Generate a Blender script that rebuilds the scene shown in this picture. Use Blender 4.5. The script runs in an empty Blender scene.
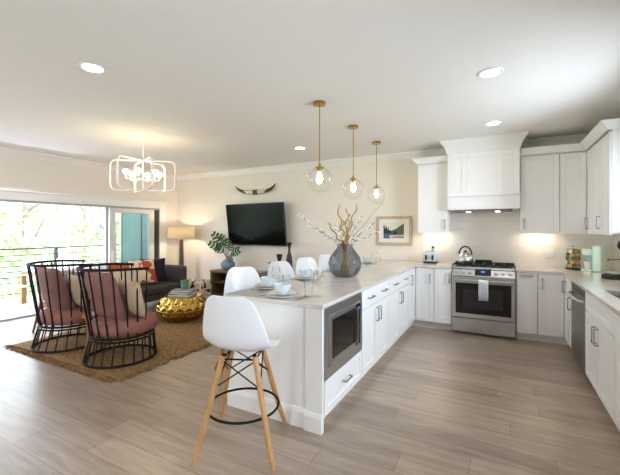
import bpy, bmesh, math, random
from mathutils import Vector, Matrix, noise
random.seed(7)
sc = bpy.context.scene
COL = sc.collection
PI = math.pi

# ------------------------------------------------------------------ camera, world, light, exposure
TH, CAMH, FPX = .4952, 1.4453, 353.45
cam = bpy.data.cameras.new('camera')
cam.sensor_fit = 'HORIZONTAL'; cam.sensor_width = 36; cam.lens = FPX / 620 * 36
cam.shift_y = -8.7 / 620; cam.clip_start = .02; cam.clip_end = 300
co = bpy.data.objects.new('camera', cam); COL.objects.link(co)
co.location = (0, 0, CAMH); co.rotation_euler = (PI / 2, 0, TH)
sc.camera = co

# light strengths: sky, sun, daylight at door and sink, added rear and side fill, and the room's own lamps
K = dict(sky=7.2, sun=10, door=48, rear=65, side=30, sink=115, down=48, chand=60, pend=42, lamp=230, strip=48)

w = bpy.data.worlds.new('sky'); sc.world = w; w.use_nodes = True
bg = w.node_tree.nodes['Background']
bg.inputs[0].default_value = (.82, .87, 1, 1); bg.inputs[1].default_value = K['sky']

sun = bpy.data.lights.new('sun', 'SUN'); sun.energy = K['sun']; sun.angle = .02; sun.color = (1, .95, .86)
so = bpy.data.objects.new('sun', sun); COL.objects.link(so)
so.rotation_euler = Vector((-.45, -.55, -.75)).to_track_quat('-Z', 'Y').to_euler()

def area(name, loc, direction, sx, sy, power, color):
    l = bpy.data.lights.new(name, 'AREA'); l.shape = 'RECTANGLE'; l.size = sx; l.size_y = sy
    l.energy = power; l.color = color
    o = bpy.data.objects.new(name, l); COL.objects.link(o); o.location = loc
    o.rotation_euler = Vector(direction).to_track_quat('-Z', 'Z').to_euler()
    return o
# daylight through sliding door and sink window; rear and side lamps are added fill
area('daylight_sliding_door', (-7.3, 2.4, 1.5), (1, -.1, -.75), 3.4, 1.9, K['door'], (.62, .74, 1))
area('added_fill_rear', (-4.3, -2.75, 1.4), (0, 1, .1), 1.5, 1.8, K['rear'], (1, .97, .94))
area('added_fill_side', (1.75, .2, 1.45), (-1, .25, .05), 2.6, 1.7, K['side'], (.80, .85, 1))
area('daylight_sink_window', (1.75, 3.6, 1.85), (-1, .05, -.5), 1.3, .9, K['sink'], (.77, .85, 1))

sc.view_settings.view_transform = 'Standard'; sc.view_settings.look = 'None'
sc.view_settings.gamma = 1; sc.view_settings.use_curve_mapping = False
sc.view_settings.exposure = 0.0
sc.cycles.use_denoising = True
sc.cycles.max_bounces = 10; sc.cycles.diffuse_bounces = 5; sc.cycles.transparent_max_bounces = 24
sc.cycles.caustics_reflective = False; sc.cycles.caustics_refractive = False
sc.cycles.sample_clamp_indirect = 6

# ------------------------------------------------------------------ materials
def lin(h):
    h = h.lstrip('#'); r = []
    for i in (0, 2, 4):
        c = int(h[i:i + 2], 16) / 255
        r.append(c / 12.92 if c <= .04045 else ((c + .055) / 1.055) ** 2.4)
    return (*r, 1)
MATS = {}
def mat(name, col, rough=.5, metal=0, col2=None, scale=(8, 8, 8), bump=0, bscale=None, detail=3, coat=0, spec=.5, lo=.35, hi=.65, voronoi=False):
    m = bpy.data.materials.new(name); m.use_nodes = True; MATS[name] = m
    nt = m.node_tree; N = nt.nodes; L = nt.links; p = N['Principled BSDF']
    p.inputs['Base Color'].default_value = lin(col); p.inputs['Roughness'].default_value = rough
    p.inputs['Metallic'].default_value = metal; p.inputs['Coat Weight'].default_value = coat
    p.inputs['Specular IOR Level'].default_value = spec
    tc = N.new('ShaderNodeTexCoord'); mp = N.new('ShaderNodeMapping'); mp.inputs['Scale'].default_value = scale
    L.new(tc.outputs['Object'], mp.inputs[0])
    if voronoi:
        nz = N.new('ShaderNodeTexVoronoi'); nz.inputs['Scale'].default_value = 1; fac = nz.outputs['Distance']
    else:
        nz = N.new('ShaderNodeTexNoise'); nz.inputs['Scale'].default_value = 1; nz.inputs['Detail'].default_value = detail; fac = nz.outputs[0]
    L.new(mp.outputs[0], nz.inputs['Vector'])
    rp = N.new('ShaderNodeValToRGB'); e = rp.color_ramp.elements
    e[0].position = lo; e[1].position = hi
    if col2 is None:
        c = lin(col); col2c = tuple(x * .985 for x in c[:3]) + (1,)
    else: col2c = lin(col2)
    e[0].color = lin(col); e[1].color = col2c
    L.new(fac, rp.inputs[0]); L.new(rp.outputs[0], p.inputs['Base Color'])
    if bump:
        b = N.new('ShaderNodeBump'); b.inputs['Strength'].default_value = bump; b.inputs['Distance'].default_value = .01
        n2 = N.new('ShaderNodeTexNoise'); n2.inputs['Scale'].default_value = bscale or 60
        L.new(tc.outputs['Object'], n2.inputs['Vector']); L.new(n2.outputs[0], b.inputs['Height']); L.new(b.outputs[0], p.inputs['Normal'])
    return m
def emit(name, col, s):
    m = bpy.data.materials.new(name); m.use_nodes = True; nt = m.node_tree
    p = nt.nodes['Principled BSDF']; p.inputs['Base Color'].default_value = lin(col)
    p.inputs['Emission Color'].default_value = lin(col); p.inputs['Emission Strength'].default_value = s
    MATS[name] = m; return m
def thin_glass(name, tint='#ffffff', refl=.9, edge=None, dens=0.0):
    # clear thin glass: passes light, reflects by angle; dens mixes in the glass's own tint
    m = bpy.data.materials.new(name); m.use_nodes = True; nt = m.node_tree; N = nt.nodes; L = nt.links
    N.remove(N['Principled BSDF']); out = N['Material Output']
    t = N.new('ShaderNodeBsdfTransparent'); t.inputs[0].default_value = lin(tint)
    g = N.new('ShaderNodeBsdfGlossy'); g.inputs['Roughness'].default_value = .02
    lw = N.new('ShaderNodeLayerWeight'); lw.inputs[0].default_value = .25
    ml = N.new('ShaderNodeMath'); ml.operation = 'MULTIPLY'; ml.inputs[1].default_value = refl
    L.new(lw.outputs['Fresnel'], ml.inputs[0])
    mx = N.new('ShaderNodeMixShader'); L.new(ml.outputs[0], mx.inputs[0])
    if dens:
        d = N.new('ShaderNodeBsdfDiffuse'); d.inputs[0].default_value = lin(edge or tint)
        m2 = N.new('ShaderNodeMixShader'); m2.inputs[0].default_value = dens
        L.new(t.outputs[0], m2.inputs[1]); L.new(d.outputs[0], m2.inputs[2]); L.new(m2.outputs[0], mx.inputs[1])
    else: L.new(t.outputs[0], mx.inputs[1])
    L.new(g.outputs[0], mx.inputs[2]); L.new(mx.outputs[0], out.inputs[0]); MATS[name] = m; return m

def brick_mat(name, c1, c2, mortar, bw, bh, msize, rough, grain=False, bump=.15, wall=False, offset=.5):
    m = bpy.data.materials.new(name); m.use_nodes = True; nt = m.node_tree; N = nt.nodes; L = nt.links; p = N['Principled BSDF']
    tc = N.new('ShaderNodeTexCoord'); mp = N.new('ShaderNodeMapping')
    if wall: mp.inputs['Rotation'].default_value = (PI / 2, 0, 0)
    L.new(tc.outputs['Object'], mp.inputs[0])
    b = N.new('ShaderNodeTexBrick'); b.inputs['Color1'].default_value = lin(c1); b.inputs['Color2'].default_value = lin(c2)
    b.inputs['Mortar'].default_value = lin(mortar); b.inputs['Scale'].default_value = 1; b.offset = offset
    b.inputs['Mortar Size'].default_value = msize; b.inputs['Brick Width'].default_value = bw; b.inputs['Row Height'].default_value = bh
    b.inputs['Mortar Smooth'].default_value = .1
    if grain:                                # each row of planks starts at its own random offset
        sp = N.new('ShaderNodeSeparateXYZ'); L.new(tc.outputs['Object'], sp.inputs[0])
        dv = N.new('ShaderNodeMath'); dv.operation = 'DIVIDE'; dv.inputs[1].default_value = bh; L.new(sp.outputs[1], dv.inputs[0])
        fl = N.new('ShaderNodeMath'); fl.operation = 'FLOOR'; L.new(dv.outputs[0], fl.inputs[0])
        wn = N.new('ShaderNodeTexWhiteNoise'); wn.noise_dimensions = '1D'; L.new(fl.outputs[0], wn.inputs['W'])
        ma = N.new('ShaderNodeMath'); ma.operation = 'MULTIPLY_ADD'; ma.inputs[1].default_value = bw; L.new(wn.outputs[0], ma.inputs[0]); L.new(sp.outputs[0], ma.inputs[2])
        cb = N.new('ShaderNodeCombineXYZ'); L.new(ma.outputs[0], cb.inputs[0]); L.new(sp.outputs[1], cb.inputs[1]); L.new(cb.outputs[0], b.inputs['Vector'])
    else: L.new(mp.outputs[0], b.inputs['Vector'])
    colr = b.outputs['Color']
    if grain:
        m3 = N.new('ShaderNodeMapping'); m3.inputs['Scale'].default_value = (.9, 9, 1)
        L.new(tc.outputs['Object'], m3.inputs[0])
        nz = N.new('ShaderNodeTexNoise'); nz.inputs['Scale'].default_value = 2.2; nz.inputs['Detail'].default_value = 8; nz.inputs['Roughness'].default_value = .62
        nz.inputs['Distortion'].default_value = .6
        L.new(m3.outputs[0], nz.inputs['Vector'])
        r = N.new('ShaderNodeValToRGB'); e = r.color_ramp.elements
        e[0].position = .3; e[0].color = (.54, .52, .50, 1); e[1].position = .68; e[1].color = (1, 1, 1, 1)
        L.new(nz.outputs[0], r.inputs[0])
        mx = N.new('ShaderNodeMix'); mx.data_type = 'RGBA'; mx.blend_type = 'MULTIPLY'; mx.inputs[0].default_value = .85
        L.new(b.outputs['Color'], mx.inputs[6]); L.new(r.outputs[0], mx.inputs[7]); colr = mx.outputs[2]
    L.new(colr, p.inputs['Base Color'])
    p.inputs['Roughness'].default_value = rough; p.inputs['Specular IOR Level'].default_value = .8 if grain else .5
    bu = N.new('ShaderNodeBump'); bu.inputs['Strength'].default_value = bump; bu.inputs['Distance'].default_value = .002; bu.invert = True
    L.new(b.outputs['Fac'], bu.inputs['Height']); L.new(bu.outputs[0], p.inputs['Normal'])
    MATS[name] = m; return m

brick_mat('oak_planks', '#c0ac98', '#a69382', '#7a6c5e', 1.5, .19, .0018, .32, grain=True, offset=0)
brick_mat('subway_tile', '#efebe4', '#ede8e1', '#e2ddd5', .4, .13, .003, .14, wall=True, bump=.25)
mat('wall_paint', '#ece3d6', .75, bump=.03, bscale=200)
mat('ceiling_paint', '#f0ece6', .85, bump=.03, bscale=150)
mat('trim_white', '#f2efe9', .4)
mat('cabinet_white', '#f3f2f0', .32)
mat('quartz', '#dcd6d0', .16, col2='#d0c9c1', scale=(7, 7, 7), detail=8, coat=.2)
mat('nickel', '#a8a6a2', .25, 1)
mat('steel', '#cfd2d6', .3, 1, col2='#c0c3c7', scale=(2, 60, 2))
mat('steel_dark', '#8f8c8a', .35, 1)
mat('black_glass', '#0b0c0e', .06, 0, col2='#101114')
mat('oven_glass', '#17171a', .08, col2='#0d0d0f')
mat('black_iron', '#141414', .5)
mat('black_glass_inner', '#2a2a2c', .1)
mat('tv_screen', '#07080b', .14, spec=.07)
mat('black_plastic', '#17171a', .35)
mat('black_metal', '#0d0d0e', .6, spec=.2)
mat('plastic_white', '#eef0f2', .3)
mat('beech', '#c99a63', .45, col2='#b98850', scale=(30, 30, 3))
mat('rosy', '#8f6259', .85, col2='#7e554d', scale=(5, 5, 5), bump=.3, bscale=220)
mat('rosy_seat', '#9b675d', .85, col2='#895a51', scale=(5, 5, 5), bump=.3, bscale=220)
mat('beige_fabric', '#c8b294', .9, col2='#b9a283', scale=(9, 9, 9), bump=.3, bscale=200)
mat('sofa_fabric', '#4d433e', .9, col2='#433a36', scale=(60, 60, 60), bump=.3, bscale=300)
mat('cowhide', '#e6cdb0', .85, col2='#b5482c', scale=(6.5, 6.5, 6.5), lo=.52, hi=.55, detail=1)
mat('rust_fabric', '#b4532f', .9)
mat('cream_fabric', '#d8c6aa', .9)
mat('black_fabric', '#131315', .9, bump=.8, bscale=90)
mat('jute', '#a9834f', .95, col2='#6b4e30', scale=(22, 70, 22), bump=1, bscale=90)
mat('gold', '#c6a552', .17, 1)
mat('brass', '#b8914e', .25, 1)
mat('stump_wood', '#a9743c', .5, col2='#7c4f25', scale=(9, 9, 2))
mat('walnut', '#6e4e36', .45, col2='#553a27', scale=(3, 30, 30))
mat('brown_leg', '#6a3f2a', .4)
mat('console_wood', '#80613f', .5, col2='#634829', scale=(3, 28, 28))
mat('console_dark', '#2c221a', .6)
mat('blue_ceramic', '#8095a0', .4, col2='#6a808c', scale=(5, 5, 20))
mat('leaf', '#35602a', .4, col2='#27491f', scale=(8, 8, 8))
mat('succulent', '#5d9a3c', .5)
mat('dark_wood', '#33261f', .45, col2='#231a15', scale=(20, 20, 4))
mat('horn_dark', '#2c221e', .3, col2='#4a3c33', scale=(9, 9, 9))
mat('horn_wrap', '#efe6d6', .5, col2='#cbb897', scale=(30, 5, 5))
mat('horn_mid', '#6b4a30', .6, col2='#3f2c1d', scale=(60, 9, 60))
mat('ikat', '#e5d9c4', .9, col2='#2b2522', scale=(14, 14, 14), lo=.54, hi=.57, detail=1)
mat('lamp_stem', '#5d4a36', .4, .4)
mat('book_red', '#7d2a2e', .5); mat('book_grey', '#8b8a8f', .5); mat('book_black', '#2b2a2e', .5); mat('paper', '#e8e2d6', .8)
mat('twig', '#c4a468', .6, col2='#a5854a', scale=(9, 9, 30)); mat('bark_thin', '#6f5b42', .8); mat('petal', '#f6f2ea', .6)
mat('ceramic_white', '#eceae6', .18); mat('ceramic_aqua', '#d9e5e7', .2, col2='#cbdde1', scale=(14, 14, 14))
mat('mint', '#d2efe8', .25); mat('mint_pale', '#c6d6d8', .3)
mat('frame_wood', '#c9b795', .5, col2='#b5a17c', scale=(20, 20, 20)); mat('mat_board', '#ece7e4', .8)
mat('print_sky', '#e3e2d2', .7); mat('print_green', '#4b5a3c', .7, col2='#6b744d', scale=(40, 40, 40)); mat('print_dark', '#26332b', .7)
mat('print_blue', '#4a6a94', .7); mat('print_sand', '#d9b99a', .7); mat('print_rust', '#8a4634', .7)
mat('teal_paint', '#4f6c68', .5); mat('tan_paint', '#b3a582', .6)
mat('bronze_frame', '#2f2b2a', .5); mat('door_white', '#eee9e1', .4); mat('door_grey', '#a9adb8', .4)
mat('deck', '#c9c4bd', .7, col2='#b5b0a9', scale=(2, 30, 2)); mat('teak', '#b58a5c', .6, col2='#9c7347', scale=(4, 4, 30))
mat('patio_white', '#e9ebed', .4); mat('rail_black', '#2b2f30', .5)
mat('siding_white', '#e9e9e6', .7); mat('roof_grey', '#8d9094', .8)
mat('tree_leaf', '#bccca2', .8, col2='#9db785', scale=(2, 2, 2)); mat('tree_leaf_b', '#c8d5b3', .8, col2='#adc294', scale=(2, 2, 2))
mat('tree_bark', '#8d857b', .9); mat('lawn', '#8fae6c', .9)
mat('towel', '#e9ebef', .9); mat('towel_grey', '#8f99ab', .9)
mat('outlet_white', '#f6f5f2', .3); mat('foil_pale', '#d9cfc0', .35, .2); mat('foil_gold', '#c29a54', .3, .6); mat('foil_brown', '#7a4b30', .35, .4); mat('foil_blue', '#5c6fae', .35, .4); mat('foil_green', '#5f8b4e', .35, .4)
mat('sage', '#9a9990', .6)
emit('glow_downlight', '#ffeedd', K['down']); emit('glow_bulb', '#ffe6b8', K['chand']); emit('glow_filament', '#ffe9c4', K['pend'])
emit('glow_hood_added', '#fff3e2', 22); emit('display_blue', '#4a78ff', .7); emit('glow_strip', '#fff0d2', K['strip']); emit('lamp_inner', '#ffe3bb', K['lamp'])
thin_glass('glass_clear', '#fdfefe', .5); thin_glass('glass_window', '#f4f8f8', .9)
thin_glass('glass_smoke', '#c6c8ce', .7, '#9aa0ac', .05)
thin_glass('glass_globe', '#fefefd', .2)
def fabric_shade():
    m = bpy.data.materials.new('shade_linen'); m.use_nodes = True; nt = m.node_tree; N = nt.nodes; L = nt.links
    N.remove(N['Principled BSDF']); d = N.new('ShaderNodeBsdfDiffuse'); t = N.new('ShaderNodeBsdfTranslucent')
    d.inputs[0].default_value = lin('#e9d9ba'); t.inputs[0].default_value = lin('#fff6e4')
    x = N.new('ShaderNodeMixShader'); x.inputs[0].default_value = .75
    L.new(d.outputs[0], x.inputs[1]); L.new(t.outputs[0], x.inputs[2]); L.new(x.outputs[0], N['Material Output'].inputs[0]); MATS['shade_linen'] = m
fabric_shade()

# ------------------------------------------------------------------ mesh helpers
class B:
    def __init__(s, M=None): s.bm = bmesh.new(); s.M = M or Matrix.Identity(4); s.mi = 0
    def v(s, p): return s.bm.verts.new(s.M @ Vector(p))
    def f(s, vs):
        try: f = s.bm.faces.new(vs); f.material_index = s.mi; return f
        except ValueError: return None
    def box(s, x0, x1, y0, y1, z0, z1):
        V = [s.v((x, y, z)) for z in (z0, z1) for y in (y0, y1) for x in (x0, x1)]
        for q in ((0, 2, 3, 1), (4, 5, 7, 6), (0, 1, 5, 4), (2, 6, 7, 3), (0, 4, 6, 2), (1, 3, 7, 5)): s.f([V[i] for i in q])
        return s
    def prism(s, poly, z0, z1):
        a = [s.v((x, y, z0)) for x, y in poly]; b = [s.v((x, y, z1)) for x, y in poly]; n = len(poly)
        s.f(a[::-1]); s.f(b)
        for i in range(n): s.f([a[i], a[(i + 1) % n], b[(i + 1) % n], b[i]])
        return s
    def bar(s, p, q, wx, wy=None, up=(0, 0, 1)):
        p, q = Vector(p), Vector(q); d = (q - p).normalized(); up = Vector(up)
        if abs(d.dot(up)) > .98: up = Vector((0, 1, 0))
        a = d.cross(up).normalized(); b = a.cross(d); wy = wy or wx
        V = [s.v(c + a * i * wx / 2 + b * j * wy / 2) for c in (p, q) for i, j in ((-1, -1), (1, -1), (1, 1), (-1, 1))]
        for k in ((3, 2, 1, 0), (4, 5, 6, 7), (0, 1, 5, 4), (1, 2, 6, 5), (2, 3, 7, 6), (3, 0, 4, 7)): s.f([V[i] for i in k])
        return s
    def tube(s, pts, r, n=8, closed=False, flat=None):
        P = [Vector(p) for p in pts]; m = len(P); R = r if isinstance(r, (list, tuple)) else [r] * m
        rings = []; a = None
        for i in range(m):
            if closed: d = P[(i + 1) % m] - P[i - 1]
            else: d = P[min(i + 1, m - 1)] - P[max(i - 1, 0)]
            d.normalize()
            if a is None:
                u = Vector((0, 0, 1)) if abs(d.z) < .9 else Vector((1, 0, 0)); a = (u - d * u.dot(d)).normalized()
            else: a = (a - d * a.dot(d)).normalized()
            b = d.cross(a)
            rings.append([s.v(P[i] + (a * math.cos(2 * PI * k / n) * (flat or 1) + b * math.sin(2 * PI * k / n)) * R[i]) for k in range(n)])
        for i in range(m if closed else m - 1):
            A, C = rings[i], rings[(i + 1) % m]
            for k in range(n): s.f([A[k], A[(k + 1) % n], C[(k + 1) % n], C[k]])
        if not closed: s.f(rings[0][::-1]); s.f(rings[-1])
        return s
    def lathe(s, prof, c=(0, 0, 0), n=32, closed=False):
        rows = []
        for r, z in prof:
            if r < 1e-5: rows.append([s.v((c[0], c[1], c[2] + z))])
            else: rows.append([s.v((c[0] + r * math.cos(2 * PI * k / n), c[1] + r * math.sin(2 * PI * k / n), c[2] + z)) for k in range(n)])
        if closed: rows.append(rows[0])
        for a, b in zip(rows, rows[1:]):
            for k in range(n):
                l = (k + 1) % n
                if len(a) == 1 and len(b) == 1: continue
                if len(a) == 1: s.f([a[0], b[l], b[k]])
                elif len(b) == 1: s.f([a[k], a[l], b[0]])
                else: s.f([a[k], a[l], b[l], b[k]])
        return s
    def ell(s, c, r, n=16, m=10):
        r = r if isinstance(r, (tuple, list)) else (r, r, r); rows = []
        for i in range(m + 1):
            t = PI * i / m; q = math.sin(t)
            if i in (0, m): rows.append([s.v((c[0], c[1], c[2] - r[2] * math.cos(t)))])
            else: rows.append([s.v((c[0] + r[0] * q * math.cos(2 * PI * k / n), c[1] + r[1] * q * math.sin(2 * PI * k / n), c[2] - r[2] * math.cos(t))) for k in range(n)])
        for a, b in zip(rows, rows[1:]):
            for k in range(n):
                l = (k + 1) % n
                if len(a) == 1: s.f([a[0], b[l], b[k]])
                elif len(b) == 1: s.f([a[k], a[l], b[0]])
                else: s.f([a[k], a[l], b[l], b[k]])
        return s
    def grid(s, P, wrap=False):
        V = [[s.v(p) for p in row] for row in P]
        for a, b in zip(V, V[1:]):
            n = len(a)
            for k in range(n if wrap else n - 1): s.f([a[k], a[(k + 1) % n], b[(k + 1) % n], b[k]])
        return s
    def pillow(s, c, wx, wz, th, ax=(1, 0, 0), az=(0, 0, 1), n=14):
        ax, az, c = Vector(ax).normalized(), Vector(az).normalized(), Vector(c); nn = ax.cross(az)
        rows = {}
        for sgn in (1, -1):
            P = []
            for i in range(n + 1):
                row = []
                for j in range(n + 1):
                    a, b = 2 * i / n - 1, 2 * j / n - 1
                    h = ((1 - a ** 4) * (1 - b ** 4)) ** .6
                    pin = 1 - .07 * (1 - abs(b) ** 2) * abs(a) ** 3; pin2 = 1 - .07 * (1 - abs(a) ** 2) * abs(b) ** 3
                    row.append(c + ax * a * wx / 2 * pin + az * b * wz / 2 * pin2 + nn * sgn * (h * th / 2))
                P.append(row if sgn > 0 else row[::-1])
            s.grid(P)
        bmesh.ops.remove_doubles(s.bm, verts=s.bm.verts[:], dist=1e-4)
        return s
    def sweep(s, path, prof, z=0, closed=False):
        # mitred moulding: path in plan, profile (out to the right-hand side of travel, height)
        P = [Vector(p) for p in path]; m = len(P); rows = []
        for i in range(m):
            d0 = (P[i] - P[i - 1]).normalized() if (i or closed) else (P[1] - P[0]).normalized()
            d1 = (P[(i + 1) % m] - P[i]).normalized() if (i < m - 1 or closed) else d0
            n0, n1 = Vector((d0.y, -d0.x)), Vector((d1.y, -d1.x)); nn = (n0 + n1); nn = nn / max(nn.dot(n0), .2)
            rows.append([s.v((P[i].x + nn.x * o, P[i].y + nn.y * o, z + h)) for o, h in prof])
        k = len(prof)
        for i in range(m if closed else m - 1):
            a, b = rows[i], rows[(i + 1) % m]
            for j in range(k): s.f([a[j], b[j], b[(j + 1) % k], a[(j + 1) % k]])
        if not closed: s.f(rows[0]); s.f(rows[-1][::-1])
        return s
    def build(s, name, mats, parent=None, bevel=0, seg=2, smooth=None, sub=0, solid=0, label=None):
        me = bpy.data.meshes.new(name)
        off = Vector(ORG.get(parent.name, (0, 0, 0))) if parent else Vector((0, 0, 0))
        if off.length: bmesh.ops.translate(s.bm, verts=s.bm.verts[:], vec=-off)
        bmesh.ops.recalc_face_normals(s.bm, faces=s.bm.faces[:])
        s.bm.to_mesh(me); s.bm.free()
        for m in (mats if isinstance(mats, (list, tuple)) else [mats]): me.materials.append(MATS[m])
        o = bpy.data.objects.new(name, me); COL.objects.link(o)
        if parent: o.parent = parent; ORG[o.name] = off
        if smooth is not None and len(me.polygons):
            me.polygons.foreach_set('use_smooth', [True] * len(me.polygons)); me.set_sharp_from_angle(angle=math.radians(smooth))
        if solid: q = o.modifiers.new('solid', 'SOLIDIFY'); q.thickness = solid; q.offset = 0
        if bevel:
            q = o.modifiers.new('bevel', 'BEVEL'); q.width = bevel; q.segments = seg; q.limit_method = 'ANGLE'; q.angle_limit = .6
        if sub: q = o.modifiers.new('sub', 'SUBSURF'); q.levels = sub; q.render_levels = sub
        if label: o['label'] = label
        return o
ORG = {}
def tag(o, label, cat, group=None, kind=None):
    o['label'] = label; o['category'] = cat
    if group: o['group'] = group
    if kind: o['kind'] = kind
    return o
def thing(name, label, cat, loc=(0, 0, 0), group=None):
    o = bpy.data.objects.new(name, None); COL.objects.link(o); o.location = loc; o.empty_display_size = .05
    ORG[o.name] = Vector(loc)
    return tag(o, label, cat, group)
def struct(name, b, m, parent=None, **k):
    o = b.build(name, m, parent, **k)
    if not parent: o['kind'] = 'structure'
    return o
def copy_tree(o, parent=None):
    c = o.copy(); COL.objects.link(c)
    if parent: c.parent = parent
    for ch in list(o.children): copy_tree(ch, c)
    return c
def dup(o, loc, rz, label, group=None):
    c = copy_tree(o); c.location = loc; c.rotation_euler = (0, 0, rz); c['label'] = label
    if group: c['group'] = group
    return c
def arc(cx, cy, r, a0, a1, n, z=0, rx=1): return [(cx + r * rx * math.cos(a0 + (a1 - a0) * i / n), cy + r * math.sin(a0 + (a1 - a0) * i / n), z) for i in range(n + 1)]

# ------------------------------------------------------------------ room shell
XL, XR, YB, YF, H = -6.835, 1.31, 5.96, -2.5, 2.713
b = B(); b.box(XL - .16, XR + .15, YF - .15, YB + .15, -.12, 0); struct('floor', b, 'oak_planks')
b = B(); b.box(XL - .16, XR + .15, YF - .15, YB + .15, H, H + .2); struct('ceiling', b, 'ceiling_paint')
b = B(); b.box(XL - .16, XR + .15, YB, YB + .15, 0, H); struct('wall_back', b, 'wall_paint')
# left wall: opening Y .9 .. 5.53, z 0 .. 1.905
DT = 1.905
b = B(); b.box(XL - .16, XL, YF, .9, 0, H); b.box(XL - .16, XL, 5.53, YB, 0, H); b.box(XL - .16, XL, .9, 5.53, DT, H); struct('wall_left', b, 'wall_paint')
# right wall: window over the sink, and an added unseen opening for light
b = B(); b.box(XR, XR + .15, YF, -1.2, 0, H); b.box(XR, XR + .15, 1.6, 2.95, 0, H); b.box(XR, XR + .15, -1.2, 1.6, 0, .5); b.box(XR, XR + .15, -1.2, 1.6, 2.35, H); b.box(XR, XR + .15, 4.35, YB, 0, H); b.box(XR, XR + .15, 2.95, 4.35, 0, 1.33); b.box(XR, XR + .15, 2.95, 4.35, 2.3, H); struct('wall_right', b, 'wall_paint')
# wall behind the viewpoint with one added window that lets in fill light
b = B(); b.box(XL, XR, YF - .15, YF, 0, .45); b.box(XL, XR, YF - .15, YF, 2.35, H)
for x0, x1 in ((XL, -5.1), (-3.5, XR)): b.box(x0, x1, YF - .15, YF, .45, 2.35)
struct('wall_front', b, 'wall_paint')
for i, (x0, x1) in enumerate(((-5.1, -3.5),)):
    b = B()
    for q in ((x0, x0 + .06, .45, 2.35), (x1 - .06, x1, .45, 2.35), (x0, x1, .45, .51), (x0, x1, 2.29, 2.35), ((x0 + x1) / 2 - .03, (x0 + x1) / 2 + .03, .45, 2.35)):
        b.box(q[0], q[1], YF - .1, YF - .04, q[2], q[3])
    wo = struct('window_%d' % (i + 2), b, 'trim_white')  # added out of view, evens out the room light
    b = B(); b.box(x0 + .05, x1 - .05, YF - .075, YF - .069, .5, 2.3); b.build('pane', 'glass_window', wo)
b = B()
for y0, y1, z0, z1 in ((2.95, 3.01, 1.33, 2.3), (4.29, 4.35, 1.33, 2.3), (2.95, 4.35, 1.33, 1.39), (2.95, 4.35, 2.24, 2.3)): b.box(XR + .04, XR + .1, y0, y1, z0, z1)
wo = struct('window_1', b, 'trim_white', bevel=.004)
b = B(); b.box(XR + .066, XR + .072, 3.0, 4.3, 1.38, 2.25); b.build('pane', 'glass_window', wo)
b = B()
for y0, y1, z0, z1 in ((2.86, 2.95, 1.24, 2.39), (4.35, 4.44, 1.24, 2.39), (2.95, 4.35, 2.3, 2.39), (2.95, 4.35, 1.24, 1.33)): b.box(XR - .02, XR - .002, y0, y1, z0, z1)
b.build('casing', 'trim_white', wo, bevel=.003)
b = B()
for y0, y1, z0, z1 in ((-1.2, -1.14, .5, 2.35), (1.54, 1.6, .5, 2.35), (.17, .23, .5, 2.35), (-1.2, 1.6, .5, .56), (-1.2, 1.6, 2.29, 2.35)): b.box(XR + .04, XR + .1, y0, y1, z0, z1)
wo = struct('window_3', b, 'trim_white')  # unseen window added to bring light from the right
b = B(); b.box(XR + .066, XR + .072, -1.15, 1.55, .55, 2.3); b.build('pane', 'glass_window', wo)
# backsplash
b = B(); b.box(-1.12, XR - .012, YB - .012, YB - .001, .914, 1.80); struct('trim_1', b, 'subway_tile')
b = B(Matrix.Translation((XR, 0, 0)) @ Matrix.Rotation(-PI / 2, 4, 'Z')); b.box(-YB + .013, -2.3, -.012, -.001, .914, 1.24); b.box(-YB + .013, -4.45, -.012, -.001, 1.24, 1.4); struct('trim_2', b, 'subway_tile')
# crown moulding on the walls
crown = [(0, 0), (.012, 0), (.02, .02), (.06, .065), (.085, .085), (.085, .105), (0, .105)]
b = B(); b.sweep([(XL + .002, YF + .1), (XL + .002, YB - .002), (XR - .002, YB - .002), (XR - .002, 2.0)], crown, H - .107); struct('trim_3', b, 'trim_white', smooth=40)
base = [(0, 0), (.016, 0), (.016, .11), (.008, .13), (0, .13)]
b = B(); b.sweep([(XL + .002, 5.62), (XL + .002, YB - .002), (-2.0, YB - .002)], base, .001); struct('baseboard_back', b, 'trim_white')
b = B(); b.sweep([(XL + .002, YF + .01), (XL + .002, .8)], base, .001); struct('baseboard_left', b, 'trim_white')

# sliding glass door: head casing, track, open leaf stacked beside a fixed leaf
b = B(); b.box(XL, XL + .02, .8, 5.62, DT, DT + .13); b.box(XL, XL + .035, .78, 5.64, DT + .13, DT + .155); b.box(XL, XL + .02, 5.44, 5.62, 0, DT)
b.box(XL, XL + .02, .8, .9, 0, DT); struct('trim_4', b, 'trim_white', bevel=.003)
b = B(); b.box(XL - .16, XL - .001, .9, 5.53, DT - .035, DT); b.box(XL - .16, XL - .001, 5.50, 5.53, .03, DT - .035); b.box(XL - .16, XL - .001, .9, .93, .03, DT - .035)
b.box(XL - .16, XL + .01, .9, 5.53, 0, .03)
d1 = struct('door_1', b, 'door_grey', bevel=.002)
def leaf(y0, y1, x, m, st):
    q = B(); s_ = st
    q.box(x - .022, x + .022, y0, y0 + s_, .032, DT - .037); q.box(x - .022, x + .022, y1 - s_, y1, .032, DT - .037)
    q.box(x - .022, x + .022, y0 + s_, y1 - s_, .032, .2); q.box(x - .022, x + .022, y0 + s_, y1 - s_, DT - .037 - .09, DT - .037)
    lf = q.build('door_leaf', m, d1, bevel=.003)
    q = B(); q.box(x - .004, x + .004, y0 + s_ - .01, y1 - s_ + .01, .19, DT - .12); q.build('pane', 'glass_window', lf)
    return lf
l1 = leaf(4.30, 5.335, XL - .05, 'door_white', .125)
b = B(); b.box(XL - .03, XL - .012, 4.345, 4.375, .82, 1.02); b.bar((XL - .0, 4.36, .83), (XL - .0, 4.36, 1.01), .014); b.bar((XL - .02, 4.36, .84), (XL, 4.36, .84), .012); b.bar((XL - .02, 4.36, 1.0), (XL, 4.36, 1.0), .012)
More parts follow.
